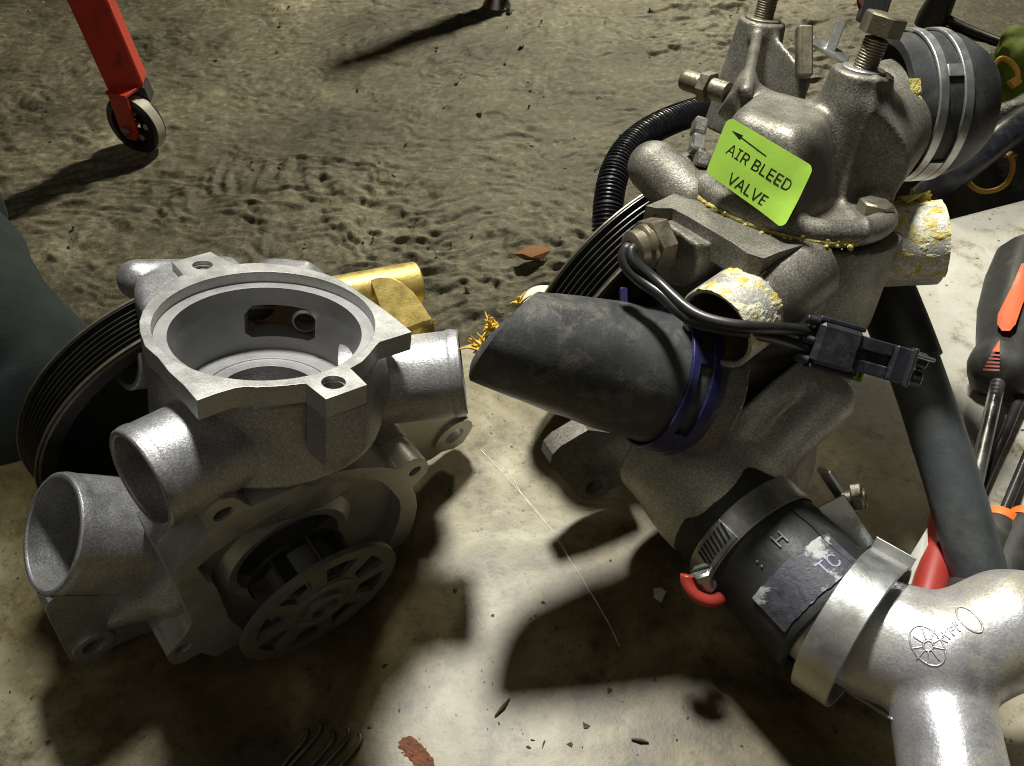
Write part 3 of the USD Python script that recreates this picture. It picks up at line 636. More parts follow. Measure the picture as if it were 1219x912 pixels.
lo, hi = in_box([fp(829, 200), fp(1006, 255), fp(880, 292), fp(815, 236), fp(930, 296), fp(985, 286), bs1, bs2, outA], .030); cov = part(pumpR, 'thermostat_cover', snet(cover, lo, hi, .0012), 'old_aluminium', smooth=40)
# gasket seam with yellow residue
seam = spline([fcc_ + n * .0018 + (.0515 * math.cos(q) * e1_ + .0650 * math.sin(q) * e2_) for q in np.linspace(-2.75, -1.25, 12)], 60)
rs = np.random.RandomState(4)
part(pumpR, 'gasket_residue', cat(sweep(seam, .0009 + .0008 * meshkit.noise(seam * 700), 8), *[trimesh.creation.icosphere(1, .0004 + .0010 * rs.rand() ** 2).apply_translation(seam[i] + rs.normal(0, .0016, 3) * [1, 1, .5]) for i in rs.randint(8, 58, 90)]), 'yellow_crust', smooth=True)
# necks
E, a, r = rport; part(pumpR, 'hose_neck', pipe(E - a * .055, a, r, r - .003, .055, 56, depth=.04), 'lightened_old_aluminium', label='right hose neck caked in yellow and white scale')
E, a, r = fport; nk = part(pumpR, 'hose_neck', pipe(E - a * .042, a, r, r - .0022, .042, 64, depth=.040), 'lightened_old_aluminium', label='front hose neck caked in white and yellow scale')
part(nk, 'bore', lathe(E - a * .040, a, [(0, 0), (r - .0025, .0), (r - .0025, .038), (r - .0023, .038), (r - .0023, -.001), (0, -.001)], 48, close=False), 'rusty_inside')
def scale_sleeve(E, a, r, l0, l1, t0, t1, amp, seed, keep=.49):
    """Lumpy scale on the outside of a pipe: grid over angle and length, thickness from noise, thin spots left bare."""
    x, y, a = basis(a); nt, nl = 150, 46; t = np.linspace(t0, t1, nt); l = np.linspace(l0, l1, nl)
    Tt, Ll = np.meshgrid(t, l, indexing='ij'); d = np.cos(Tt)[..., None] * x + np.sin(Tt)[..., None] * y
    B = E + d * r - a * Ll[..., None]
    th = meshkit.fbm(B * 260, 4, seed) - keep + .25 * (meshkit.fbm(B * 900, 2, seed + 5) - .5)
    edge = np.minimum(np.minimum((Tt - t0), (t1 - Tt)) * 2.5, np.minimum(Ll - l0 + .004, l1 - Ll) / .006); th = np.minimum(th, edge - .12)
    P = B + d * (np.clip(th, -.05, .4) * amp)[..., None]
    idx = np.arange(nt * nl).reshape(nt, nl); F = np.stack([idx[:-1, :-1], idx[1:, :-1], idx[1:, 1:], idx[:-1, 1:]], -1).reshape(-1, 4)
    return (P.reshape(-1, 3), F)
for (E, a, r), ts, ln, seed in ((fport, None, .030, 3), (rport, None, .030, 9)):
    X, Y, _ = basis(a); e = ringpx(E - a * .012, a, r, 905 if seed == 3 else 1090, 350 if seed == 3 else 275); t = math.atan2(e @ Y, e @ X)
    part(pumpR, 'lime_scale', scale_sleeve(E, a, r, -.0004, ln, t - 1.25, t + 1.25, .0019, seed), 'crust', smooth=True)
E, a, r = rport    # broken, raised lip of the right neck
X, Y, _ = basis(a); rsn = np.random.RandomState(2)
e = ringpx(E - a * .012, a, r, 1085, 245)
part(pumpR, 'lime_scale', cat(*[trimesh.convex.convex_hull(E - a * (.004 + .024 * rsn.rand()) + e * (r + .0006) + np.cross(a, e) * rsn.normal(0, .006) + rsn.normal(0, .0022, (9, 3))) for _ in range(14)]), 'yellow_crust', smooth=False)
# sticker
lp = [fp(870, 132, .043), fp(960, 160, .043), fp(892, 262, .0045)]
ln_ = U(np.cross(lp[1] - lp[0], lp[2] - lp[0])); ln_ = ln_ if ln_ @ (CAM - lp[0]) > 0 else -ln_
lo_ = lp[0] + ln_ * .0004
cs4 = onplane(px((867, 138), (970, 199), (935, 273), (840, 205)), lo_, ln_)
def rounded(P, r, k=6):
    x, y, a = basis(ln_); Q = Polygon(np.c_[(P - lo_) @ x, (P - lo_) @ y]).buffer(-r).buffer(r, quad_segs=k); c = np.array(Q.exterior.coords)[:-1]
    return lo_ + c[:, :1] * x + c[:, 1:] * y
def sticker_mesh():
    x, y, a = basis(ln_); R3 = rounded(cs4, .003); q = np.c_[(R3 - lo_) @ x, (R3 - lo_) @ y]; Pg = Polygon(q).segmentize(.003)
    gx = np.arange(q[:, 0].min(), q[:, 0].max(), .003); gy = np.arange(q[:, 1].min(), q[:, 1].max(), .003); inn = Pg.buffer(-.0012)
    V2 = np.array(list(Pg.exterior.coords)[:-1] + [(u_, v_) for u_ in gx for v_ in gy if inn.contains(Point(u_, v_))])
    from scipy.spatial import Delaunay
    F = np.array([f for f in Delaunay(V2).simplices if Pg.buffer(1e-5).contains(Point(*V2[f].mean(0)))])
    W = lo_ + V2[:, :1] * x + V2[:, 1:] * y; c = cs4[2]; dd = np.linalg.norm(W - c, axis=1); de = np.abs((W - cs4[1]) @ U(np.cross(ln_, cs4[2] - cs4[1])))
    lift = .0022 * np.clip(1 - dd / .016, 0, 1) ** 1.5 + .0011 * np.clip(1 - de / .007, 0, 1) ** 2 + .00025 * (meshkit.noise(W * 130) - .5)
    return (W + lift[:, None] * ln_, F)
lab = part(pumpR, 'sticker', sticker_mesh(), 'green_label', smooth=True, label='lime green sticker reading AIR BLEED VALVE')
ex = U(cs4[1] - cs4[0]); ey = U(np.cross(ln_, ex)); ux = onplane(px((970, 199)), lo_, ln_)[0]
def on_label(tmesh, x, y, th=0.0):
    """Places flat lettering with its origin at the pixel (x, y) of the sticker."""
    o = onplane(px((x, y)), lo_, ln_)[0]; v = tmesh.vertices
    return trimesh.Trimesh(o + v[:, :1] * ex + v[:, 1:2] * ey + (v[:, 2:3] + .00005) * ln_, tmesh.faces, process=False)
wlab = np.linalg.norm(cs4[1] - cs4[0])
def fit_text(txt, p0, p1):
    a, b = onplane(px(p0, p1), lo_, ln_); w = np.linalg.norm(b - a); t = meshkit.text_mesh(txt, .006, .00004); k = w / t.extents[0]
    t.apply_scale([k, k, 1]); u = U(b - a); v = U(np.cross(ln_, u)); V = t.vertices
    return trimesh.Trimesh(a + V[:, :1] * u + V[:, 1:2] * v + (V[:, 2:3] + .00005) * ln_, t.faces, process=False)
part(lab, 'lettering', fit_text('AIR BLEED', (863, 182), (937, 228)), 'print_black', smooth=False)
part(lab, 'lettering', fit_text('VALVE', (864, 216), (908, 246)), 'print_black', smooth=False)
a0, a1 = onplane(px((912, 186), (876, 159)), lo_ + ln_ * .0001, ln_); u = U(a1 - a0); v = np.cross(ln_, u)
part(lab, 'arrow', cat(tm(prism(np.array([a0 - v * .00022, a1 - v * .00022, a1 + v * .00022, a0 + v * .00022]), lo_, ln_, .0002, top=.00007)), tm(prism(np.array([a1 + u * .0022, a1 - u * .0030 + v * .0011, a1 - u * .0030 - v * .0011]), lo_, ln_, .0002, top=.00008))), 'print_black', smooth=False)
# bolts of the cover
def washer(parent, o, a, r, h=.0016, mt='old_steel'): return part(parent, 'washer', lathe(o, a, [(r * .5, 0), (r, 0), (r, h * .7), (r * .94, h), (r * .5, h)], 40), mt)
def bolt(parent, o, a, rs_, Ls, w, hh, rot=.3, mt='old_steel'):
    b = part(parent, 'bolt', lathe(o, a, [(0, -.004)] + [q for k in range(int(Ls / .0012)) for q in ((rs_, k * .0012), (rs_ * .9, k * .0012 + .0006))] + [(0, Ls)], 28, close=False), mt)
    if hh: part(b, 'hex_head', hexa(o + a * Ls, a, w, hh, rot), mt)
    return b
washer(pumpR, bs1 - n * .0003, n, .0098); bolt(pumpR, bs1, n, .0054, .040, .015, .008)
washer(pumpR, bs2 - n * .0003, n, .0098, mt='zinc_steel'); bolt(pumpR, bs2, U(n + .10 * RX), .0054, .0155, .0158, .0085, .25)
b0 = fp(1037, 262, .0030); washer(pumpR, b0, n, .0098); bolt(pumpR, b0 + n * .0012, n, .005, .0006, .0138, .0072, .1)
# bleed screw
s0, s1 = at(866, 111, .436), at(806, 92, .452); u = U(s1 - s0)
bsx = part(pumpR, 'bleed_screw', lathe(s0, u, [(0, .0), (.0052, 0), (.0052, .024), (.0046, .0262), (.0030, .0264), (.0028, .020), (0, .020)], 28, close=False), 'old_steel')
part(bsx, 'hex_head', hexa(s0 + u * .0095, u, .0135, .0055, .2), 'old_steel')
for (x, y), d0 in (((832, 152), .422), ((829, 172), .417), ((834, 192), .412)):
    part(pumpR, 'clip', block(at(x, y, d0), camdir(.9, .25, 0), camdir(-.2, 1, 0), -FW, .0062, .0075, .012, ch=.001), 'old_aluminium' if y != 172 else 'zinc_steel')
# sensor
nb = camdir(-.80, .25, .52, (790, 290)); nc = at(790, 287, .3835)
sn = part(pumpR, 'temperature_sensor', lathe(nc, nb, [(0, .004), (.0098, .004), (.0098, .0105), (.0085, .0120), (.0085, .0160), (.0068, .0170), (.0046, .0172), (.0046, .0150), (0, .0150)], 40, close=False), 'old_steel')
part(sn, 'hex_nut', hexa(nc + nb * .0005, nb, .0205, .0082, .5), 'old_steel')
part(sn, 'pin', rod(nc + nb * .0135, nb, .0038, .0050, ch=.0014), 'white_plastic')
w1 = spline([at(754, 294, .3655), at(752, 306, .364), at(770, 325, .363), at(800, 352, .357), at(832, 376, .349), at(880, 388, .345), at(930, 391, .355), at(972, 399, .369)], 60)
w2 = spline([at(750, 293, .3660), at(742, 306, .366), at(755, 328, .365), at(788, 352, .360), at(822, 380, .352), at(880, 394, .349), at(926, 404, .358), at(966, 416, .369)], 60)
for w in (w1, w2): part(sn, 'wire', sweep(w, .0025, 12), 'wire_black', smooth=True)
# plug on the end of the wires
c0, c1 = at(962, 404, .3685), at(1102, 443, .3725); ux_ = U(c1 - c0); uz = U(-ray([1030., 424.])); uz = U(uz - (uz @ ux_) * ux_); uy = np.cross(uz, ux_)
cp = lambda a, b, c=0.0: c0 + ux_ * a + uy * b + uz * c
pg = part(sn, 'plug', block(cp(.0105, 0), ux_, uy, uz, .0185, .0175, .0150, ch=.0016), 'black_plastic')
part(pg, 'hood', block(cp(.0105, .0098, .001), ux_, uy, uz, .0200, .0022, .0080, ch=.0005), 'black_plastic')
part(pg, 'hood', block(cp(.0120, -.0100, .001), ux_, uy, uz, .0200, .0022, .0080, ch=.0005), 'black_plastic')
for s in (-1, 1): part(pg, 'latch_arm', block(cp(.0260, s * .0048, .0045), ux_, uy, uz, .0150, .0052, .0032, ch=.0004), 'black_plastic')
part(pg, 'latch_bar', block(cp(.0372, 0, .0065), ux_, uy, uz, .0072, .0150, .0042, ch=.0006), 'black_plastic')
part(pg, 'latch_bar', block(cp(.0408, 0, .0090), ux_, uy, uz, .0018, .0165, .0040, ch=.0004), 'black_plastic')
part(pg, 'socket', block(cp(.0330, 0, -.0015), ux_, uy, uz, .0280, .0150, .0100, ch=.0015), 'black_plastic')
for s in (-1, 1): part(pg, 'socket', rod(cp(.0440, s * .0038, -.0005), ux_, .0036, .0072), 'black_plastic')
part(pg, 'contact', rod(cp(.0430, .0055, .0042), ux_, .0009, .0095, ch=.0002), 'tool_steel')
for s in (-1, 0, 1): part(pg, 'terminal_tail', rod(cp(.0015, s * .0082, .003), -ux_, .0019, .0062), 'black_plastic')
for k in range(4): part(pg, 'seal_rib', block(cp(.0210 + .0021 * k, -.0060, -.0045), ux_, uy, uz, .0012, .0110, .0080, ch=.0004), 'lime_cloth')
# pulley, lug
pc2 = pc + T
pl2 = pulley(pumpR, pc2, m, .0765, .026, 'groove_black')
part(pl2, 'shaft', rod(pc2 + m * .01, U(icr - m * .08 - pc2), .012, .05), 'impeller_steel')
lo3 = at(700, 565, .462); ln3 = camdir(.42, .62, .66, (700, 565))
lM = prism(onplane(px((655, 552), (658, 541), (668, 531), (700, 512), (760, 520), (758, 560), (736, 578), (718, 589), (706, 595), (696, 595), (688, 591)), lo3, ln3), lo3, ln3, .012)
hc = onplane(px((706, 578)), lo3, ln3)[0]
lM = lM + cyl(hc - ln3 * .002, ln3, .0085, .0035, 36) - cyl(hc - ln3 * .03, ln3, .0050, .05, 28)
part(pumpR, 'mounting_lug', tm(lM), 'old_aluminium', smooth=30)
# ---------------------------------------------------------------- hoses and clamps on the old pump
def band(C, a, r, w, th, t0=0, t1=2 * np.pi, n_=90):
    """A strap bent round the axis a: width w along a, from angle t0 to t1."""
    x, y, a = basis(a); t = np.linspace(t0, t1, n_); D = np.cos(t)[:, None] * x + np.sin(t)[:, None] * y; c = th * .3
    prof = [(r, -w / 2), (r + th - c, -w / 2), (r + th, -w / 2 + c), (r + th, w / 2 - c), (r + th - c, w / 2), (r, w / 2)]
    V = np.stack([C + D * q[0] + a * q[1] for q in prof], 1).reshape(-1, 3); k = len(prof); F = []
    for i in range(n_ - 1):
        for j in range(k): F.append([i * k + j, i * k + (j + 1) % k, (i + 1) * k + (j + 1) % k]); F.append([i * k + j, (i + 1) * k + (j + 1) % k, (i + 1) * k + j])
    for q in range(1, k - 1): F += [[0, q, q + 1], [(n_ - 1) * k, (n_ - 1) * k + q + 1, (n_ - 1) * k + q]]
    m_ = trimesh.Trimesh(V, F, process=False); m_.fix_normals(); return m_
def ang(C, a, e): x, y, _ = basis(a); return math.atan2(e @ y, e @ x)
def hose_mesh(A, B, rA, rB, wall, skew=0.0, skew_dir=(0, 0, 1.0), n_=72, k=26, lump=0.0006, seed=1, bulge=0.0, roundA=0.0, roundB=0.0):
    a = U(np.asarray(B) - A); L = np.linalg.norm(np.asarray(B) - A); x, y, _ = basis(a); t = np.arange(n_) * 2 * np.pi / n_; D = np.cos(t)[:, None] * x + np.sin(t)[:, None] * y
    sk = skew * (D @ U(skew_dir)); V = []
    def ringv(s, r): return A + a * (s * L + sk[:, None] * (1 - s)) + D * np.broadcast_to(r, n_)[:, None]
    S = np.r_[0, .006, .02, np.linspace(.05, .95, k), .985, 1]
    for s in S:
        r = rA + (rB - rA) * s + bulge * math.sin(math.pi * s); base = ringv(s, r)
        r = r + lump * (meshkit.fbm(base * 90, 3, seed) - .5) * 2 - (.0012 if s in (0, 1) else 0) - roundB * max(0, (s - .55) / .45) ** 2 - roundA * max(0, (.45 - s) / .45) ** 2
        V.append(ringv(s, r))
    for s in (1, .8, .5, .2, 0): V.append(ringv(s, rA + (rB - rA) * s - wall + bulge * math.sin(math.pi * s) - roundB * max(0, (s - .55) / .45) ** 2))
    K = len(V); V = np.vstack(V); F = []
    for i in range(K):
        q = (i + 1) % K
        for j in range(n_): F.append([i * n_ + j, i * n_ + (j + 1) % n_, q * n_ + (j + 1) % n_]); F.append([i * n_ + j, q * n_ + (j + 1) % n_, q * n_ + j])
    m_ = trimesh.Trimesh(V, F, process=False); m_.fix_normals(); return m_
# big black hose with a torn end, left of the old pump
h = thing('radiator_hose', 'fat black rubber hose with a torn frayed end beside the blue clamp', 'hose', loc=gA - [0, 0, .03])
part(h, 'tube', hose_mesh(gA, gB + ga * .002, 0.0218, .0312, .0045, skew=.0150, skew_dir=camdir(.2, -.66, -.74), seed=3, bulge=.0016), 'sooty_rubber', smooth=50)
rs = np.random.RandomState(7); fr_pts = []
for (x, y, d0, sp, cnt) in ((589, 391, .370, .0022, 40), (574, 414, .364, .0022, 26), (619, 362, .372, .0010, 8)):
    for _ in range(cnt):
        o = at(x, y, d0) + rs.normal(0, sp * .45, 3); u = U(camdir(-.6, -.6, .2) + rs.normal(0, .75, 3)); v = rs.normal(0, .4, 3)
        fr_pts.append(sweep([o, o + u * .0016, o + (u + v * .5) * .0031, o + (u + v) * .0044], [.0005, .0006, .0005, .0003], 5))
part(h, 'frayed_cord', cat(*fr_pts), 'cord_yellow', smooth=True)
cb = gB - ga * .0105
ck = thing('hose_clamp', 'dark blue spring clamp around the torn black hose', 'clamp', loc=cb)
e0 = ringpx(cb, ga, .033, 790, 430); t0 = ang(cb, ga, e0)
part(ck, 'strap', band(cb - ga * .0050, ga, .0316, .0042, .0014), 'blue_steel'); part(ck, 'strap', band(cb + ga * .0052, ga, .0320, .0050, .0014), 'blue_steel')
part(ck, 'bridge', band(cb, ga, .0317, .0075, .0013, t0 - .20, t0 - .02, 14), 'blue_steel'); part(ck, 'bridge', band(cb, ga, .0317, .0075, .0013, t0 + 1.0, t0 + 2.6, 40), 'blue_steel')
for x, y, d0 in ((743, 366, .405), (692, 368, .405)):
    part(ck, 'ear', block(at(x, y, d0), camdir(1, .1, 0), camdir(.05, 1, 0), -FW, .0035 if x > 700 else .012, .018 if x > 700 else .006, .004), 'blue_steel')
# lower hose to the branch pipe
h = thing('radiator_hose', 'short black hose with worn blue and white print joining pump and pipe', 'hose', loc=hA - [0, 0, .03])
LH = np.linalg.norm(hB - hA)
part(h, 'tube', hose_mesh(hA - ha * .004, hB, .0308, .0308, .0042, seed=8, lump=.0004), 'black_rubber', smooth=50)
def patch(C, a, r, e, t0, t1, z0, z1, rag=.0, seed=0):
    x = e; y = np.cross(a, e); nt, nz = 46, 16; t, z = np.meshgrid(np.linspace(t0, t1, nt), np.linspace(z0, z1, nz), indexing='ij')
    z = z + rag * (meshkit.noise(np.stack([t * 14, z * 0 + seed, z * 300], -1)) - .5)
    P = C + (r * (np.cos(t)[..., None] * x + np.sin(t)[..., None] * y)) + z[..., None] * a
    i = np.arange(nt * nz).reshape(nt, nz); return (P.reshape(-1, 3), np.stack([i[:-1, :-1], i[1:, :-1], i[1:, 1:], i[:-1, 1:]], -1).reshape(-1, 4))
eh = ringpx(hA + ha * LH * .72, ha, .031, 960, 690)
yh = np.cross(ha, eh); sg = 1 if proj(hA + ha * LH * .72 + yh * .031)[0] > proj(hA + ha * LH * .72)[0] else -1
part(h, 'paint_band', patch(hA, ha, .03155, eh, -.75, 1.25 if sg > 0 else .75, LH * .64, LH * .93, .0012, 2), 'paint_smear', smooth=True)
part(h, 'seam', cat(*[sweep([hA + ha * z + .03135 * (math.cos(sg * .62 + .02 * math.sin(z * 300)) * eh + math.sin(sg * .62 + .02 * math.sin(z * 300)) * yh) for z in np.linspace(.024, LH - .001, 24)], .00035, 6)]), 'dark_void', smooth=True)
def wrap_text(txt, height, C, e, z, t0, mt, flip=1):
    """Lettering wrapped on the hose: letters run round the hose, tops toward the pump."""
    q = meshkit.text_mesh(txt, height, .0002).subdivide(); V = q.vertices; rr = .0316 + V[:, 2:3]; t = t0 + flip * (V[:, 0] / .0316)
    P = C + rr * (np.cos(t)[:, None] * e + np.sin(t)[:, None] * np.cross(ha, e)) + (z - V[:, 1:2]) * ha
    return part(h, 'lettering', trimesh.Trimesh(P, q.faces, process=False), mt, smooth=False)
wrap_text('H', .0062, hA, eh, LH * .55, sg * .02, 'print_grey', sg); wrap_text(':', .0050, hA, eh, LH * .56, sg * -.34, 'print_grey', sg)
wrap_text('TC', .0060, hA, eh, LH * .86, sg * .18, 'print_violet', sg)
# worm clamp on that hose
cb = hA + ha * .0155
ck = thing('hose_clamp', 'grey worm drive clamp with slotted screw and red tab on the printed hose', 'clamp', loc=cb)
part(ck, 'strap', band(cb, ha, .0312, .0135, .0009), 'zinc_steel')
e = ringpx(cb, ha, .033, 866, 640); t = ang(cb, ha, e); x_, y_, _ = basis(ha)
ew = ringpx(cb, ha, .033, 848, 664); tw = ang(cb, ha, ew); dirn = 1 if tw > t else -1
hs = part(ck, 'worm_housing', band(cb, ha, .0320, .0120, .0016, min(t - dirn * .10, tw + dirn * .22), max(t - dirn * .10, tw + dirn * .22), 30), 'zinc_steel')
for k in range(8):
    tt = t - dirn * .05 + dirn * k * .075; d_ = math.cos(tt) * x_ + math.sin(tt) * y_; tg = np.cross(ha, d_)
    part(hs, 'slot', block(cb + d_ * .0337, U(ha + tg * .25), tg, d_, .0080, .0012, .0006, ch=.0001), 'dark_void')
sc = at(839, 686, .391); sa = U(at(832, 664, .384) - at(846, 706, .392)) 
sa = camdir(-.28, -.72, .62, (838, 680)); sc = at(840, 692, .393)
sw = part(ck, 'screw', cat(rod(sc - sa * .004, sa, .0040, .008), hexa(sc + sa * .003, sa, .0090, .0040, .2)), 'zinc_steel')
sx = camdir(.95, -.2, .2); sx = U(sx - (sx @ sa) * sa); sy = np.cross(sa, sx)
part(sw, 'slot', block(sc + sa * .0072, sx, sy, sa, .0088, .0013, .0008, ch=.0001), 'dark_void')
part(ck, 'red_tab', sweep(spline([at(818, 684, .392), at(822, 702, .391), at(838, 714, .390), at(858, 712, .392)], 24), .0030, 14), 'red_plastic', smooth=True)
# tail with a bolt on the far side
e = ringpx(cb, ha, .034, 985, 588); cq = at(1000, 590, .408)
part(ck, 'lug', block(at(996, 582, .412), camdir(.55, .83, 0), camdir(.8, -.5, .2), camdir(.2, .2, 1), .022, .0035, .010, ch=.001), 'zinc_steel')
bq = part(ck, 'bolt', rod(at(1002, 596, .410), camdir(.85, -.15, .35), .0046, .011), 'old_steel'); part(bq, 'hex_head', hexa(at(1014, 592, .407), camdir(.85, -.15, .35), .0115, .0050, .2), 'old_steel')
part(ck, 'tail', block(at(1008, 625, .400), camdir(.55, .83, .0), camdir(.83, -.5, .25), camdir(-.2, .2, 1), .026, .013, .0012, ch=.0003), 'zinc_steel')
# ---------------------------------------------------------------- silver branch pipe
p0, pj, p1, p2 = at(985, 735, .386), at(1118, 785, .362), at(1290, 742, .365), at(1152, 1010, .318)
def branch(p):
    d = s_cone(p, p0, at(1060, 765, .372), .0232, .0242)
    d = smin(d, s_cone(p, at(1050, 762, .373), pj, .0242, .0225), .006)
    d = smin(d, s_cone(p, pj, at(1200, 748, .360), .0235, .0205), .010)
    d = smin(d, s_cone(p, at(1200, 748, .360), p1, .0205, .0205), .012)
    d = smin(d, s_cone(p, at(1112, 800, .362), p2, .0195, .0200), .0035)
    d = smin(d, s_cyl(p, at(985, 735, .386), at(996, 741, .384), .0250, rnd=.001), .001)
    return d
lo, hi = in_box([p0, pj, p1, p2], .03)
bp = thing('branch_pipe', 'shiny silver cast branch pipe with a spoked wheel mark', 'pipe', loc=(pj[0], pj[1], TZ))
part(bp, 'casting', snet(branch, lo, hi, .0011), 'pipe_aluminium', smooth=50)
def drape(P2, r=.00035, n_=None):
    P2 = np.array(P2, float)
    if len(P2) < 8: P2 = np.vstack([np.linspace(P2[i], P2[i + 1], 10)[:-1] for i in range(len(P2) - 1)] + [P2[-1:]])
    return sweep(raymarch(branch, P2), r, 6)
tt = np.linspace(0, 2 * np.pi, 48)
wheel = [drape(np.c_[1104 + 21 * np.cos(tt) + 4 * np.sin(tt), 769 + 23 * np.sin(tt) + 6 * np.cos(tt)], .00042)]
for k in range(9):
    q = k * 2 * np.pi / 9 + .2; f0, f1 = 7, 21
    wheel.append(drape([(1105 + f0 * math.cos(q), 769 + f0 * math.sin(q)), (1105 + f1 * math.cos(q), 769 + f1 * math.sin(q) * 1.05)], .0004))
wheel.append(drape(np.c_[1105 + 6 * np.cos(tt), 769 + 6 * np.sin(tt)], .00045))
part(bp, 'wheel_mark', cat(*wheel), 'pipe_aluminium', smooth=True)
part(bp, 'round_mark', drape(np.c_[1154 + 15 * np.cos(tt) + 5 * np.sin(tt), 738 + 14 * np.sin(tt) + 6 * np.cos(tt)], .00045), 'pipe_aluminium', smooth=True)
part(bp, 'letter_marks', cat(*[drape(l, .0004) for l in ([(1116, 759), (1128, 765)], [(1120, 752), (1131, 761)], [(1122, 758), (1126, 750)], [(1128, 748), (1136, 757)], [(1128, 748), (1134, 746)], [(1131, 752), (1136, 749)], [(1134, 741), (1143, 752)], [(1137, 738), (1140, 745)])]), 'pipe_aluminium', smooth=True)
part(bp, 'mould_seam', cat(drape([(992, 812), (1030, 838), (1062, 856)], .0007)), 'pipe_aluminium', smooth=True)
# loose flat clamp on the pipe
cc = at(1014, 746, .378); ca = camdir(.82, .56, .13, (1014, 746))
ck = thing('hose_clamp', 'bright loose silver strap clamp at the mouth of the branch pipe', 'clamp', loc=cc)
e = ringpx(cc, ca, .034, 1080, 690); t = ang(cc, ca, e)
part(ck, 'strap', band(cc, ca, .0330, .0165, .0012, t + .12, t + 2 * np.pi - .10), 'zinc_steel')
x_, y_, _ = basis(ca)
for s, L_ in ((.12, .0055), (-.10, .0045)):
    d_ = math.cos(t + s) * x_ + math.sin(t + s) * y_; part(ck, 'ear', block(cc + d_ * (.0335 + L_ / 2), ca, np.cross(ca, d_), d_, .0175 if s > 0 else .010, .0012, L_, ch=.0002), 'zinc_steel')
# hose and clamp on the upper outlet
h = thing('radiator_hose', 'wide black hose stub on the old pump behind the tall bolt', 'hose', loc=outA - [0, 0, .04])
part(h, 'tube', hose_mesh(outA + outd * .002, outA + outd * .052, .0350, .0350, .0050, seed=12, roundB=.010, roundA=.001), 'black_rubber', smooth=50)
rs = np.random.RandomState(17); o = at(1173, 137, .48)
part(h, 'frayed_cord', cat(*[sweep([o + rs.normal(0, .0015, 3), o + rs.normal(0, .003, 3), o + rs.normal(0, .004, 3) + [0.001, 0, -.002]], [.0006, .0006, .0003], 5) for _ in range(16)]), 'cord_yellow', smooth=True)
E = outA + outd * .003; X, Y, _ = basis(outd); e = ringpx(E, outd, .026, 1083, 130); tq = ang(E, outd, e)
part(h, 'residue', scale_sleeve(E, outd, .0350, -.0015, .004, tq - .40, tq + .30, .0035, 31, .50), 'yellow_crust', smooth=True)
cb = outA + outd * .0215
ck = thing('hose_clamp', 'silver slotted spring clamp around the upper hose stub', 'clamp', loc=cb)
e = ringpx(cb, outd, .036, 1130, 85); t = ang(cb, outd, e); e2 = ringpx(cb, outd, .036, 1120, 180); t2 = ang(cb, outd, e2); dirn = 1 if ((t2 - t + np.pi) % (2 * np.pi) - np.pi) > 0 else -1
part(ck, 'strap', band(cb - outd * .0062, outd, .0353, .0048, .0013), 'zinc_steel'); part(ck, 'strap', band(cb + outd * .0062, outd, .0353, .0048, .0013), 'zinc_steel')
part(ck, 'bridge', band(cb, outd, .0354, .0078, .0012, t - .08, t + .08, 10), 'zinc_steel')
tb = t + dirn * 1.25; part(ck, 'bridge', band(cb, outd, .0354, .0078, .0012, min(tb, tb + dirn * 1.6), max(tb, tb + dirn * 1.6), 40), 'zinc_steel')
# ---------------------------------------------------------------- tools on the worktop, right
def screwdriver(label, A, B, L, kind, rr=.0032, shaft='tool_steel'):
    """Handle from A (butt) to B (neck), shaft of length L beyond B."""
    u = U(B - A); H = np.linalg.norm(B - A); t = thing('screwdriver', label, 'screwdriver', loc=(*B[:2], TZ))
    sh = part(t, 'shaft', rod(B - u * .002, u, rr, L, 24), shaft)
    return t, u, H
A, B = at(1241, 262, .612), at(1176, 478, .548)
A[2], B[2] = TZ + .0220, TZ + .0195
sd, u, H = screwdriver('fat black screwdriver handle with red inlays lying on the white top', A, B, .15, 0, .0042)
x, y, _ = basis(u); tt = np.linspace(0, 2 * np.pi, 60, endpoint=False)
prof = [(0, .0), (.004, .0130), (.012, .0190), (.035, .0215), (.060, .0210), (.078, .0180), (.086, .0164), (.0935, .0184), (.0975, .0190), (.1030, .0178), (.1060, .0120), (.1070, .0)]
V = []
for s, r in prof:
    s = s * H / .107; fl_ = 1 + .035 * np.cos(6 * tt) * (0 < s < .09) + (.03 * np.cos(6 * tt) if s > .088 else 0)
    V.append(A + u * s + (r * fl_)[:, None] * (np.cos(tt)[:, None] * x + np.sin(tt)[:, None] * y))
V = np.vstack(V); K = len(prof); F = [[i * 60 + j, i * 60 + (j + 1) % 60, (i + 1) * 60 + (j + 1) % 60] for i in range(K - 1) for j in range(60)] + [[i * 60 + j, (i + 1) * 60 + (j + 1) % 60, (i + 1) * 60 + j] for i in range(K - 1) for j in range(60)]
hm = trimesh.Trimesh(V, F, process=False); hm.fix_normals()
hd = part(sd, 'handle', hm, 'grip_black', smooth=50)
def surf_patch(P2, off=.0008, mt='orange_grip'):
    """Inlay lying on the handle: outline in pixels, dropped on the handle surface."""
    q = Polygon(P2); xs0, ys0, xs1, ys1 = q.bounds; g = trimesh.creation.triangulate_polygon(q.segmentize(4), engine='earcut')
    v2, f2 = g; c = trimesh.Trimesh(np.c_[v2, np.zeros(len(v2))], f2).subdivide().subdivide()
    P2 = c.vertices[:, :2]; r = ray(P2); w = np.linalg.norm(r, axis=1); out = []
    for d_ in r / w[:, None]:                       # ray against a cylinder of the handle radius
        a_ = CAM - A; dp = d_ - (d_ @ u) * u; ap = a_ - (a_ @ u) * u; R_ = .0213 + off
        bq, cq = dp @ ap, ap @ ap - R_ * R_; disc = max(bq * bq - (dp @ dp) * cq, 0); out.append(CAM + d_ * ((-bq - math.sqrt(disc)) / (dp @ dp)))
    return trimesh.Trimesh(out, c.faces, process=False)
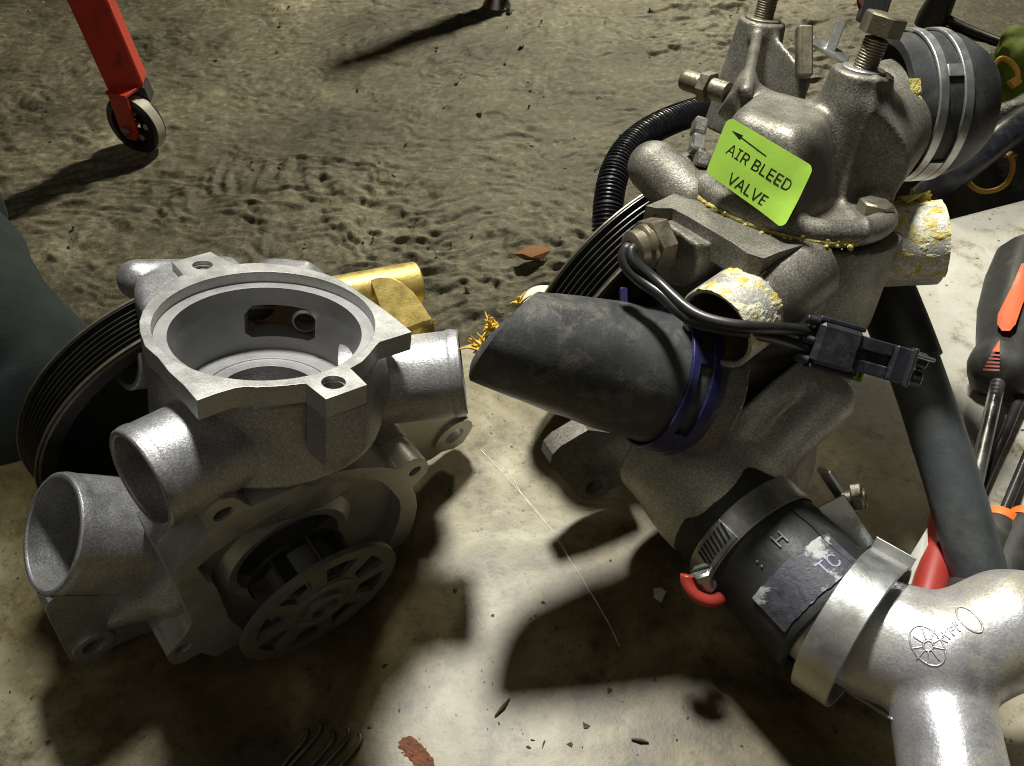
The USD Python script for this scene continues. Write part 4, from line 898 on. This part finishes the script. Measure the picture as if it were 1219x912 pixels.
part(hd, 'inlay', surf_patch([(1222, 312), (1216, 314), (1205, 340), (1188, 374), (1187, 386), (1193, 394), (1202, 394), (1209, 386), (1216, 366), (1222, 350)]), 'orange_grip', smooth=True)
part(hd, 'inlay', surf_patch([(1190, 405), (1181, 418), (1190, 419)]), 'orange_grip', smooth=True)
for k in range(5):
    yy = 421 + k * 4.4; part(hd, 'grip_rib', surf_patch([(1180 - k * 2.4, yy), (1190, yy + 1), (1190, yy + 3.2), (1179 - k * 2.4, yy + 2.4)], .0012), 'red_plastic', smooth=True)
def small_driver(label, collar, up, z=.012, Ls=.10):
    C = onz(np.array(collar, float), TZ + z); Uq = onz(np.array(up, float), TZ + .008); u = U(Uq - C)
    t = thing('screwdriver', label, 'screwdriver', loc=(*C[:2], TZ))
    part(t, 'shaft', rod(C, u, .0028, Ls, 20), 'dark_tool_steel')
    part(t, 'collar', lathe(C - u * .004, u, [(0, 0), (.0100, 0), (.0106, .002), (.0098, .0062), (.0070, .0085), (0, .0085)], 32, close=False), 'orange_collar')
    part(t, 'handle', lathe(C - u * .0042, -u, [(0, 0), (.0098, 0), (.0112, .006), (.0118, .03), (.0112, .07), (.007, .082), (0, .083)], 32, close=False), 'grip_black')
small_driver('small screwdriver with orange collar close to the thick grey hose', (1190, 622), (1226, 535))
small_driver('small screwdriver with orange collar at the right edge behind the branch pipe', (1222, 622), (1258, 540))
C = onz(np.array([1150, 622.]), TZ + .004); Uq = onz(np.array([1226, 448.]), TZ + .0115); u = U(Uq - C)
t = thing('screwdriver', 'thin dark screwdriver shaft lying below the fat screwdriver handle', 'screwdriver', loc=(*C[:2], TZ))
part(t, 'shaft', rod(C, u, .0030, .20, 20), 'dark_tool_steel'); part(t, 'handle', lathe(C + u * .20, u, [(0, 0), (.008, 0), (.011, .02), (.011, .08), (0, .09)], 28, close=False), 'grip_black')
# red grip under the hose, white scraper
t = thing('pliers', 'red handle grips poking out under the thick grey hose', 'pliers', loc=at(1118, 665, .47))
part(t, 'handle', sweep(spline([onz(np.array([1098, 730.]), TZ + .010), onz(np.array([1114, 672.]), TZ + .012), onz(np.array([1124, 630.]), TZ + .012), onz(np.array([1130, 590.]), TZ + .010)], 20), [.004] + [.0085] * 18 + [.004], 16), 'red_plastic', smooth=True)
part(t, 'handle', sweep(spline([onz(np.array([1135, 735.]), TZ + .010), onz(np.array([1140, 680.]), TZ + .010), onz(np.array([1142, 640.]), TZ + .010), onz(np.array([1138, 590.]), TZ + .010)], 20), [.004] + [.0075] * 18 + [.004], 16), 'red_plastic', smooth=True)
q = [onz(np.array(p, float), TZ + z) for p, z in (((1104, 628), .020), ((1107, 700), .010), ((1085, 735), .006), ((1066, 690), .006))]
single('scraper', trimesh.convex.convex_hull(np.array([p + d for p in q for d in ([0, 0, 0], [0, 0, -.0035])])), 'white_plastic', 'white plastic scraper blade tilted up behind the loose silver clamp', 'scraper', smooth=False)
# thick grey-black hose across the worktop
h = thing('heater_hose', 'thick straight grey black hose leaning between old pump and screwdrivers', 'hose', loc=at(1150, 600, .45))
hp = spline([at(1046, 330, .478), at(1082, 420, .466), at(1114, 512, .456), at(1142, 602, .449), at(1172, 712, .443)], 50)
hp[:, 2] = np.maximum(hp[:, 2], TZ + .0138)
part(h, 'tube', sweep(hp, .0135 + .0004 * (meshkit.noise(hp * 60) - .5), 40), 'grey_rubber', smooth=60)
part(h, 'sleeve', sweep(hp[:15], .0152, 40), 'black_rubber', smooth=60)
# ---------------------------------------------------------------- behind the worktop
# corrugated conduit
cp_ = spline([at(722, 300, .70), at(724, 245, .70), at(732, 205, .71), at(757, 168, .73), at(795, 145, .75), at(850, 128, .78), at(910, 120, .80)], 150)
k = np.arange(150)
t = thing('corrugated_conduit', 'black corrugated plastic conduit curving behind the old pump', 'conduit', loc=cp_[20])
part(t, 'tube', sweep(spline(cp_, 420), .0112 + .0010 * np.sign(np.sin(np.arange(420) * 2 * np.pi / 5.0)), 20), 'black_plastic', smooth=25)
# white round cap
cx = at(645, 360, .66); single('plastic_jar', lathe(cx - [0, 0, .03], [.1, -.1, 1], [(0, 0), (.019, 0), (.019, .030), (.0175, .0335), (.014, .0345), (0, .0345)], 48, close=False), 'white_plastic', 'round whitish plastic jar half hidden behind the ribbed pulley', 'jar')
def onground(x, y, h=0.0): return onz(np.array([x, y], float), GZ + h)
# red stand leg with castor
wc = onground(172, 175); wr = .050; wc = np.array([wc[0], wc[1], GZ + wr - .004])
axl = U([-.36, -.93, .0]); fwd = np.cross([0, 0, 1.0], axl)
L0, L1 = at(153, 100, 1.475), at(88, -48, 1.345)
st = thing('engine_stand', 'red painted square steel stand leg ending in a castor', 'stand', loc=(wc[0], wc[1], GZ))
u = U(L1 - L0); fz = U(-ray([150., 60.])); fz = U(fz - (fz @ u) * u); fx = np.cross(u, fz)
Lg = np.linalg.norm(L1 - L0)
part(st, 'leg', block(L0 + u * (Lg / 2 + .15), u, U(fx + .30 * fz), U(fz - .30 * fx), Lg + .30, .058, .046, ch=.003), 'red_paint')
part(st, 'end_plug', block(L0 - u * .017, u, U(fx + .30 * fz), U(fz - .30 * fx), .030, .056, .046, ch=.002), 'black_plastic')
cw = part(st, 'castor', lathe(wc - axl * .0150, axl, [(.012, .010), (.034, .010), (.037, .0), (wr - .004, 0), (wr, .004), (wr, .026), (wr - .004, .030), (.037, .030), (.034, .020), (.012, .020)], 64), 'black_plastic')
part(cw, 'tread', lathe(wc - axl * .0150, axl, [(wr - .002, .005), (wr + .001, .007), (wr + .001, .025), (wr - .002, .027)], 64), 'white_plastic')
for s in (-1, 1):
    fk = [wc + axl * s * .022 + fwd * (a_ * .0175) + np.array([0, 0, b_]) for a_, b_ in ((-1, -.006), (-.5, -.020), (.5, -.020), (1, -.006), (1.05, .062), (-1.05, .062))]
    part(st, 'fork', tm(prism(np.array(fk), wc + axl * s * .022, axl, .004)), 'red_paint', smooth=False)
part(st, 'fork', block(wc + np.array([0, 0, .062]), fwd, axl, [0, 0, 1], .040, .050, .005), 'red_paint')
part(st, 'axle', cat(rod(wc - axl * .028, axl, .005, .056), hexa(wc + axl * .024, axl, .013, .006)), 'tool_steel')
for k in range(5):
    q = k * 2 * np.pi / 5; part(cw, 'hub_hole', rod(wc + axl * .0072 + .024 * (math.cos(q) * fwd + math.sin(q) * np.array([0, 0, 1.0])), -axl, .0055, .002), 'white_plastic')
# second stand foot at the top edge
fc = onground(592, 6)
st = thing('stand_foot', 'small dark steel stand foot at the top edge of the ground', 'stand', loc=fc)
part(st, 'post', sweep([fc + [0, 0, .03], fc + [-.02, .05, .22], fc + [-.05, .12, .5]], .030, 20), 'black_paint'); part(st, 'foot', lathe(fc - [0, 0, .006], [0, 0, 1], [(0, 0), (.030, 0), (.032, .008), (.022, .028), (0, .034)], 32, close=False), 'tool_steel')
# kneeling person: trouser leg seen at the left
def trousers(p):
    kn, th = at(16, 452, .615), at(-150, 262, .70); hip = th + np.array([-.22, .12, .06]); sh = kn + np.array([-.06, .07, -.34])
    d = s_cone(p, kn, th, .056, .080); d = smin(d, s_cone(p, th, hip, .080, .105), .03); d = smin(d, s_cone(p, kn + np.array([-.004, .0, -.006]), sh, .053, .054), .012)
    cr_ = s_cone(p, at(74, 345, .575), at(-40, 470, .560), .0015, .004); d = smax(d, -cr_, .016)
    q = p.astype(float)
    return d + ((np.abs(meshkit.fbm(q * np.array([13, 13, 7]) + meshkit.noise(q * 9)[:, None] * .8, 2, 6) - .5) - .12) * .034).astype(np.float32)
kn, th = at(16, 452, .615), at(-150, 262, .70); hip = th + np.array([-.22, .12, .06]); sh = kn + np.array([-.06, .07, -.34])
pe = thing('person', 'person in dark teal trousers kneeling behind the worktop, one bent knee showing', 'person', loc=(*sh[:2], GZ))
lo, hi = in_box([kn, th, hip, sh], .11); part(pe, 'trousers', snet(trousers, lo, hi, .0042), 'trouser_cloth', smooth=True)
def shoe(p):
    a_ = np.array([sh[0], sh[1], GZ + .045]); b_ = a_ + np.array([.05, -.11, -.012])
    return np.maximum(smin(s_cone(p, a_, b_, .045, .036), s_cone(p, a_, sh + np.array([0, 0, .01]), .042, .046), .02), GZ + .006 - p[:, 2])
lo, hi = in_box([np.array([sh[0], sh[1], GZ]), sh + np.array([.06, -.13, 0])], .06); part(pe, 'shoe', snet(shoe, lo, hi, .005), 'black_rubber', smooth=True)
# black tool bag with orange ties, beyond the worktop edge on the right
def bag(p):
    c = np.array([.66, .93, -.25]); d = s_box(p, c, ed, [-ed[1], ed[0], 0], [0, 0, 1], .46, .30, .33, .05)
    d = smin(d, s_cone(p, [.50, .80, -.085], [.78, .90, -.07], .045, .05), .03); d = smax(d, -s_cone(p, [.55, .93, -.06], [.78, 1.02, -.06], .06, .07), .02)
    return d + ((meshkit.fbm(p.astype(float) * 11, 3, 44) - .5) * .05).astype(np.float32)
bg = thing('tool_bag', 'black tool bag in shadow beyond the worktop on the right', 'bag', loc=(.66, .93, GZ))
part(bg, 'body', snet(bag, (.33, .62, -.46), (1.0, 1.25, .03), .007), 'bag_black', smooth=True)
part(bg, 'handle', sweep(spline([at(1100, 236, .74), at(1150, 196, .70), at(1200, 158, .71), at(1260, 120, .76)], 30), .0125, 20), 'black_plastic', smooth=True)
def loop(name, label, pts, r, d=None):
    q = spline([at(x, y, z) for x, y, z in pts], 60); t_ = thing(name, label, 'cable tie', loc=q[0])
    part(t_, 'strap', sweep(q, r, 8), 'orange_tie', smooth=True); part(t_, 'lock', block(q[-1], U(q[-1] - q[-2]), np.cross(U(q[-1] - q[-2]), -FW), -FW, .009, .008, .006), 'orange_tie')
loop('cable_tie', 'orange cable tie looped in a drooping circle on the black bag', [(1146, 192, .73), (1150, 212, .725), (1166, 227, .72), (1186, 226, .72), (1202, 212, .725), (1205, 190, .73), (1201, 184, .735)], .0022)
loop('cable_tie', 'orange cable tie bent like a peaked roof above the bag', [(1176, 98, .80), (1184, 78, .80), (1192, 70, .80), (1200, 72, .80), (1208, 98, .80)], .0026)
kb = onground(1105, 30); t = thing('cable_end', 'small black cable end standing on the pale ground', 'cable', loc=kb)
part(t, 'plug', lathe(kb - [0, 0, .01], [.15, 0, 1], [(0, 0), (.030, 0), (.032, .03), (.026, .075), (.012, .085), (0, .086)], 32, close=False), 'black_plastic'); part(t, 'cable', sweep(spline([kb + [.02, 0, .02], kb + [.08, -.06, .008], kb + [.16, -.16, .010], kb + [.22, -.30, .012]], 30), .010, 14), 'wire_black', smooth=True)
lc = at(1232, 78, .95); t = thing('rag', 'crumpled lime green rag at the right edge', 'rag', loc=lc)
part(t, 'cloth', snet(lambda p: s_box(p, lc + [0, .02, -.06], RX, [0, 1, 0], [0, 0, 1], .055, .08, .17, .02) + ((meshkit.fbm(p.astype(float) * 40, 3, 5) - .5) * .02).astype(np.float32), lc - [.06, .06, .18], lc + [.06, .09, .06], .004), 'lime_cloth', smooth=True)
gq = at(1041, 8, .90); t = thing('wiring_plug', 'pale grey wiring plug with a red wire behind the tall bolt', 'plug', loc=gq)
part(t, 'body', block(gq, camdir(.95, .3, 0), camdir(-.3, .95, 0), -FW, .026, .034, .016, ch=.002), 'grey_plastic'); part(t, 'latch', block(gq - FW * .010 + DN * .002, camdir(.95, .3, 0), camdir(-.3, .95, 0), -FW, .010, .016, .005), 'grey_plastic')
part(t, 'wire', sweep(spline([gq + DN * .012, at(1028, 14, .90), at(1023, -10, .91), at(1020, -60, .93)], 24), .0024, 10), 'red_plastic', smooth=True)
part(t, 'wire', sweep(spline([gq - DN * .012, at(1046, -30, .92), at(1050, -90, .95), at(1062, -200, 1.0)], 24), .0026, 10), 'wire_black', smooth=True)
bk3 = at(988, 60, .462); bt = part(pumpR, 'bracket', block(bk3, camdir(.85, .5, 0), camdir(-.4, .6, .6), camdir(.1, -.6, .6), .022, .010, .002, ch=.0004), 'zinc_steel'); part(bt, 'tab', block(bk3 + camdir(.3, -.9, .2) * .007, camdir(.9, .3, 0), camdir(.3, -.9, .2), -FW, .005, .015, .003, ch=.0004), 'zinc_steel')
part(pumpR, 'bracket', block(at(957, 62, .452), RX, camdir(0, 1, 0), -FW, .008, .026, .006, ch=.001), 'old_steel')
# leaf scrap on the ground
lf = onground(634, 300, .012); rs = np.random.RandomState(3)
single('leaf', trimesh.convex.convex_hull(lf + rs.normal(0, 1, (14, 3)) * [.016, .010, .004]), 'brown_leaf', 'curled orange brown leaf scrap on the ground left of the pulley', 'leaf', smooth=False)
# litter on the worktop
rs = np.random.RandomState(23)
def flake(c, s, flat=.25): return trimesh.convex.convex_hull(c + rs.normal(0, s, (8, 3)) * [1, 1, flat])
cr = []
while len(cr) < 520:
    p = np.array([rs.uniform(-.30, .42), rs.uniform(.06, .50)]); q = p - TC[:2]
    if abs(q @ ed[:2]) < .64 and abs(q @ ein[:2]) < .32: cr.append(flake(np.array([*p, TZ + .0003]), rs.choice([.00022, .0004, .0008], p=[.66, .30, .04])))
for _ in range(60):                                  # denser between the pumps and at the front
    p = onz(np.array([rs.normal(640, 130), rs.normal(830, 60)]), TZ); cr.append(flake(p + [0, 0, .0003], rs.choice([.00025, .0005, .0009], p=[.6, .33, .07])))
single('crumbs', cat(*cr), 'crumb_dark', 'dark crumbs and grit scattered over the dirty white worktop', 'grit', kind='stuff', smooth=False)
rc = onz(np.array([497, 897.]), TZ); rd = U(onz(np.array([525, 925.]), TZ) - onz(np.array([472, 875.]), TZ)); rn_ = np.cross([0, 0, 1.0], rd)
def crust_patch(c, d, nn, a_, b_, h_, seed):
    nt = 40; s_ = np.linspace(-1, 1, nt); S_, R_ = np.meshgrid(s_, s_, indexing='ij'); P = c + d * (S_ * a_)[..., None] + nn * (R_ * b_)[..., None]
    e_ = np.maximum(0, 1 - S_ ** 2 - R_ ** 2 - .9 * (meshkit.fbm(P * 400, 3, seed) - .35)); P[..., 2] += np.clip(e_ * 1.5, 0, 1) * h_ * (.5 + meshkit.fbm(P * 900, 2, seed)) - .0006
    i = np.arange(nt * nt).reshape(nt, nt); return (P.reshape(-1, 3), np.stack([i[:-1, :-1], i[1:, :-1], i[1:, 1:], i[:-1, 1:]], -1).reshape(-1, 4))
single('rust_scab', crust_patch(rc, rd, rn_, .0165, .0065, .0010, 6), 'rust_flake', 'reddish brown rust scab stuck on the worktop at the front', 'rust', smooth=True)
single('plastic_chip', flake(onz(np.array([785, 706.]), TZ + .001), .0035, .15), 'clear_chip', 'small translucent plastic chip lying in the shadow on the worktop', 'chip', smooth=False)
for (x, y), an, l_ in (((598, 842), -.9, .0055), ((762, 882), .2, .004)):
    c = onz(np.array([x, y], float), TZ + .0008); u = np.array([math.cos(an), -math.sin(an), 0])
    single('shaving', sweep([c - u * l_, c + [.0004, 0, .0004], c + u * l_], [.0004, .0010, .0003], 6), 'crumb_dark', 'thin curved black shaving beside the rust scab' if x < 700 else 'short fat black shaving in the brightest spot of the worktop', 'shaving')
# bent wire clips in the front shadow
for k, (x, y) in enumerate(((352, 893), (368, 886), (384, 896), (402, 893), (416, 899))):
    c = onz(np.array([x, y], float), TZ + .002); d0 = U(onz(np.array([x + 26, y - 30.]), TZ + .002) - c)
    e_ = np.cross([0, 0, 1.0], d0)
    t = single('wire_clip', sweep(spline([c - d0 * .016 - e_ * (.004 if k == 0 else 0), c - d0 * .006, c + d0 * .004, c + d0 * .0085 + e_ * .0012, c + d0 * .0095 + e_ * .0034], 30), .0010, 8), 'old_steel', ('leftmost', 'second from left', 'middle', 'second from right', 'rightmost')[k] + ' bent steel wire clip at the front shadow', 'clip', group='bent wire clips in the front shadow', smooth=True)

sc_ = []
for pts, r_ in (([(572, 535), (612, 578), (652, 625), (680, 668)], .00035), ([(660, 640), (700, 700), (738, 770)], .00025), ([(560, 716), (574, 748)], .0003), ([(612, 572), (640, 612), (668, 640)], .0003)):
    sp_ = spline([onz(np.array(q, float), TZ + .0001) for q in pts], 60); sp_[:, :2] += .0011 * (meshkit.noise(sp_ * 160)[:, None] - .5) * np.array([1, -.6]); sc_.append(sweep(sp_, r_ * (.25 + 1.1 * meshkit.noise(sp_ * 240 + 7)), 6))
single('scratches', cat(*sc_), 'white_plastic', 'long pale scratches running across the dirty worktop', 'scratches', kind='stuff', smooth=True)
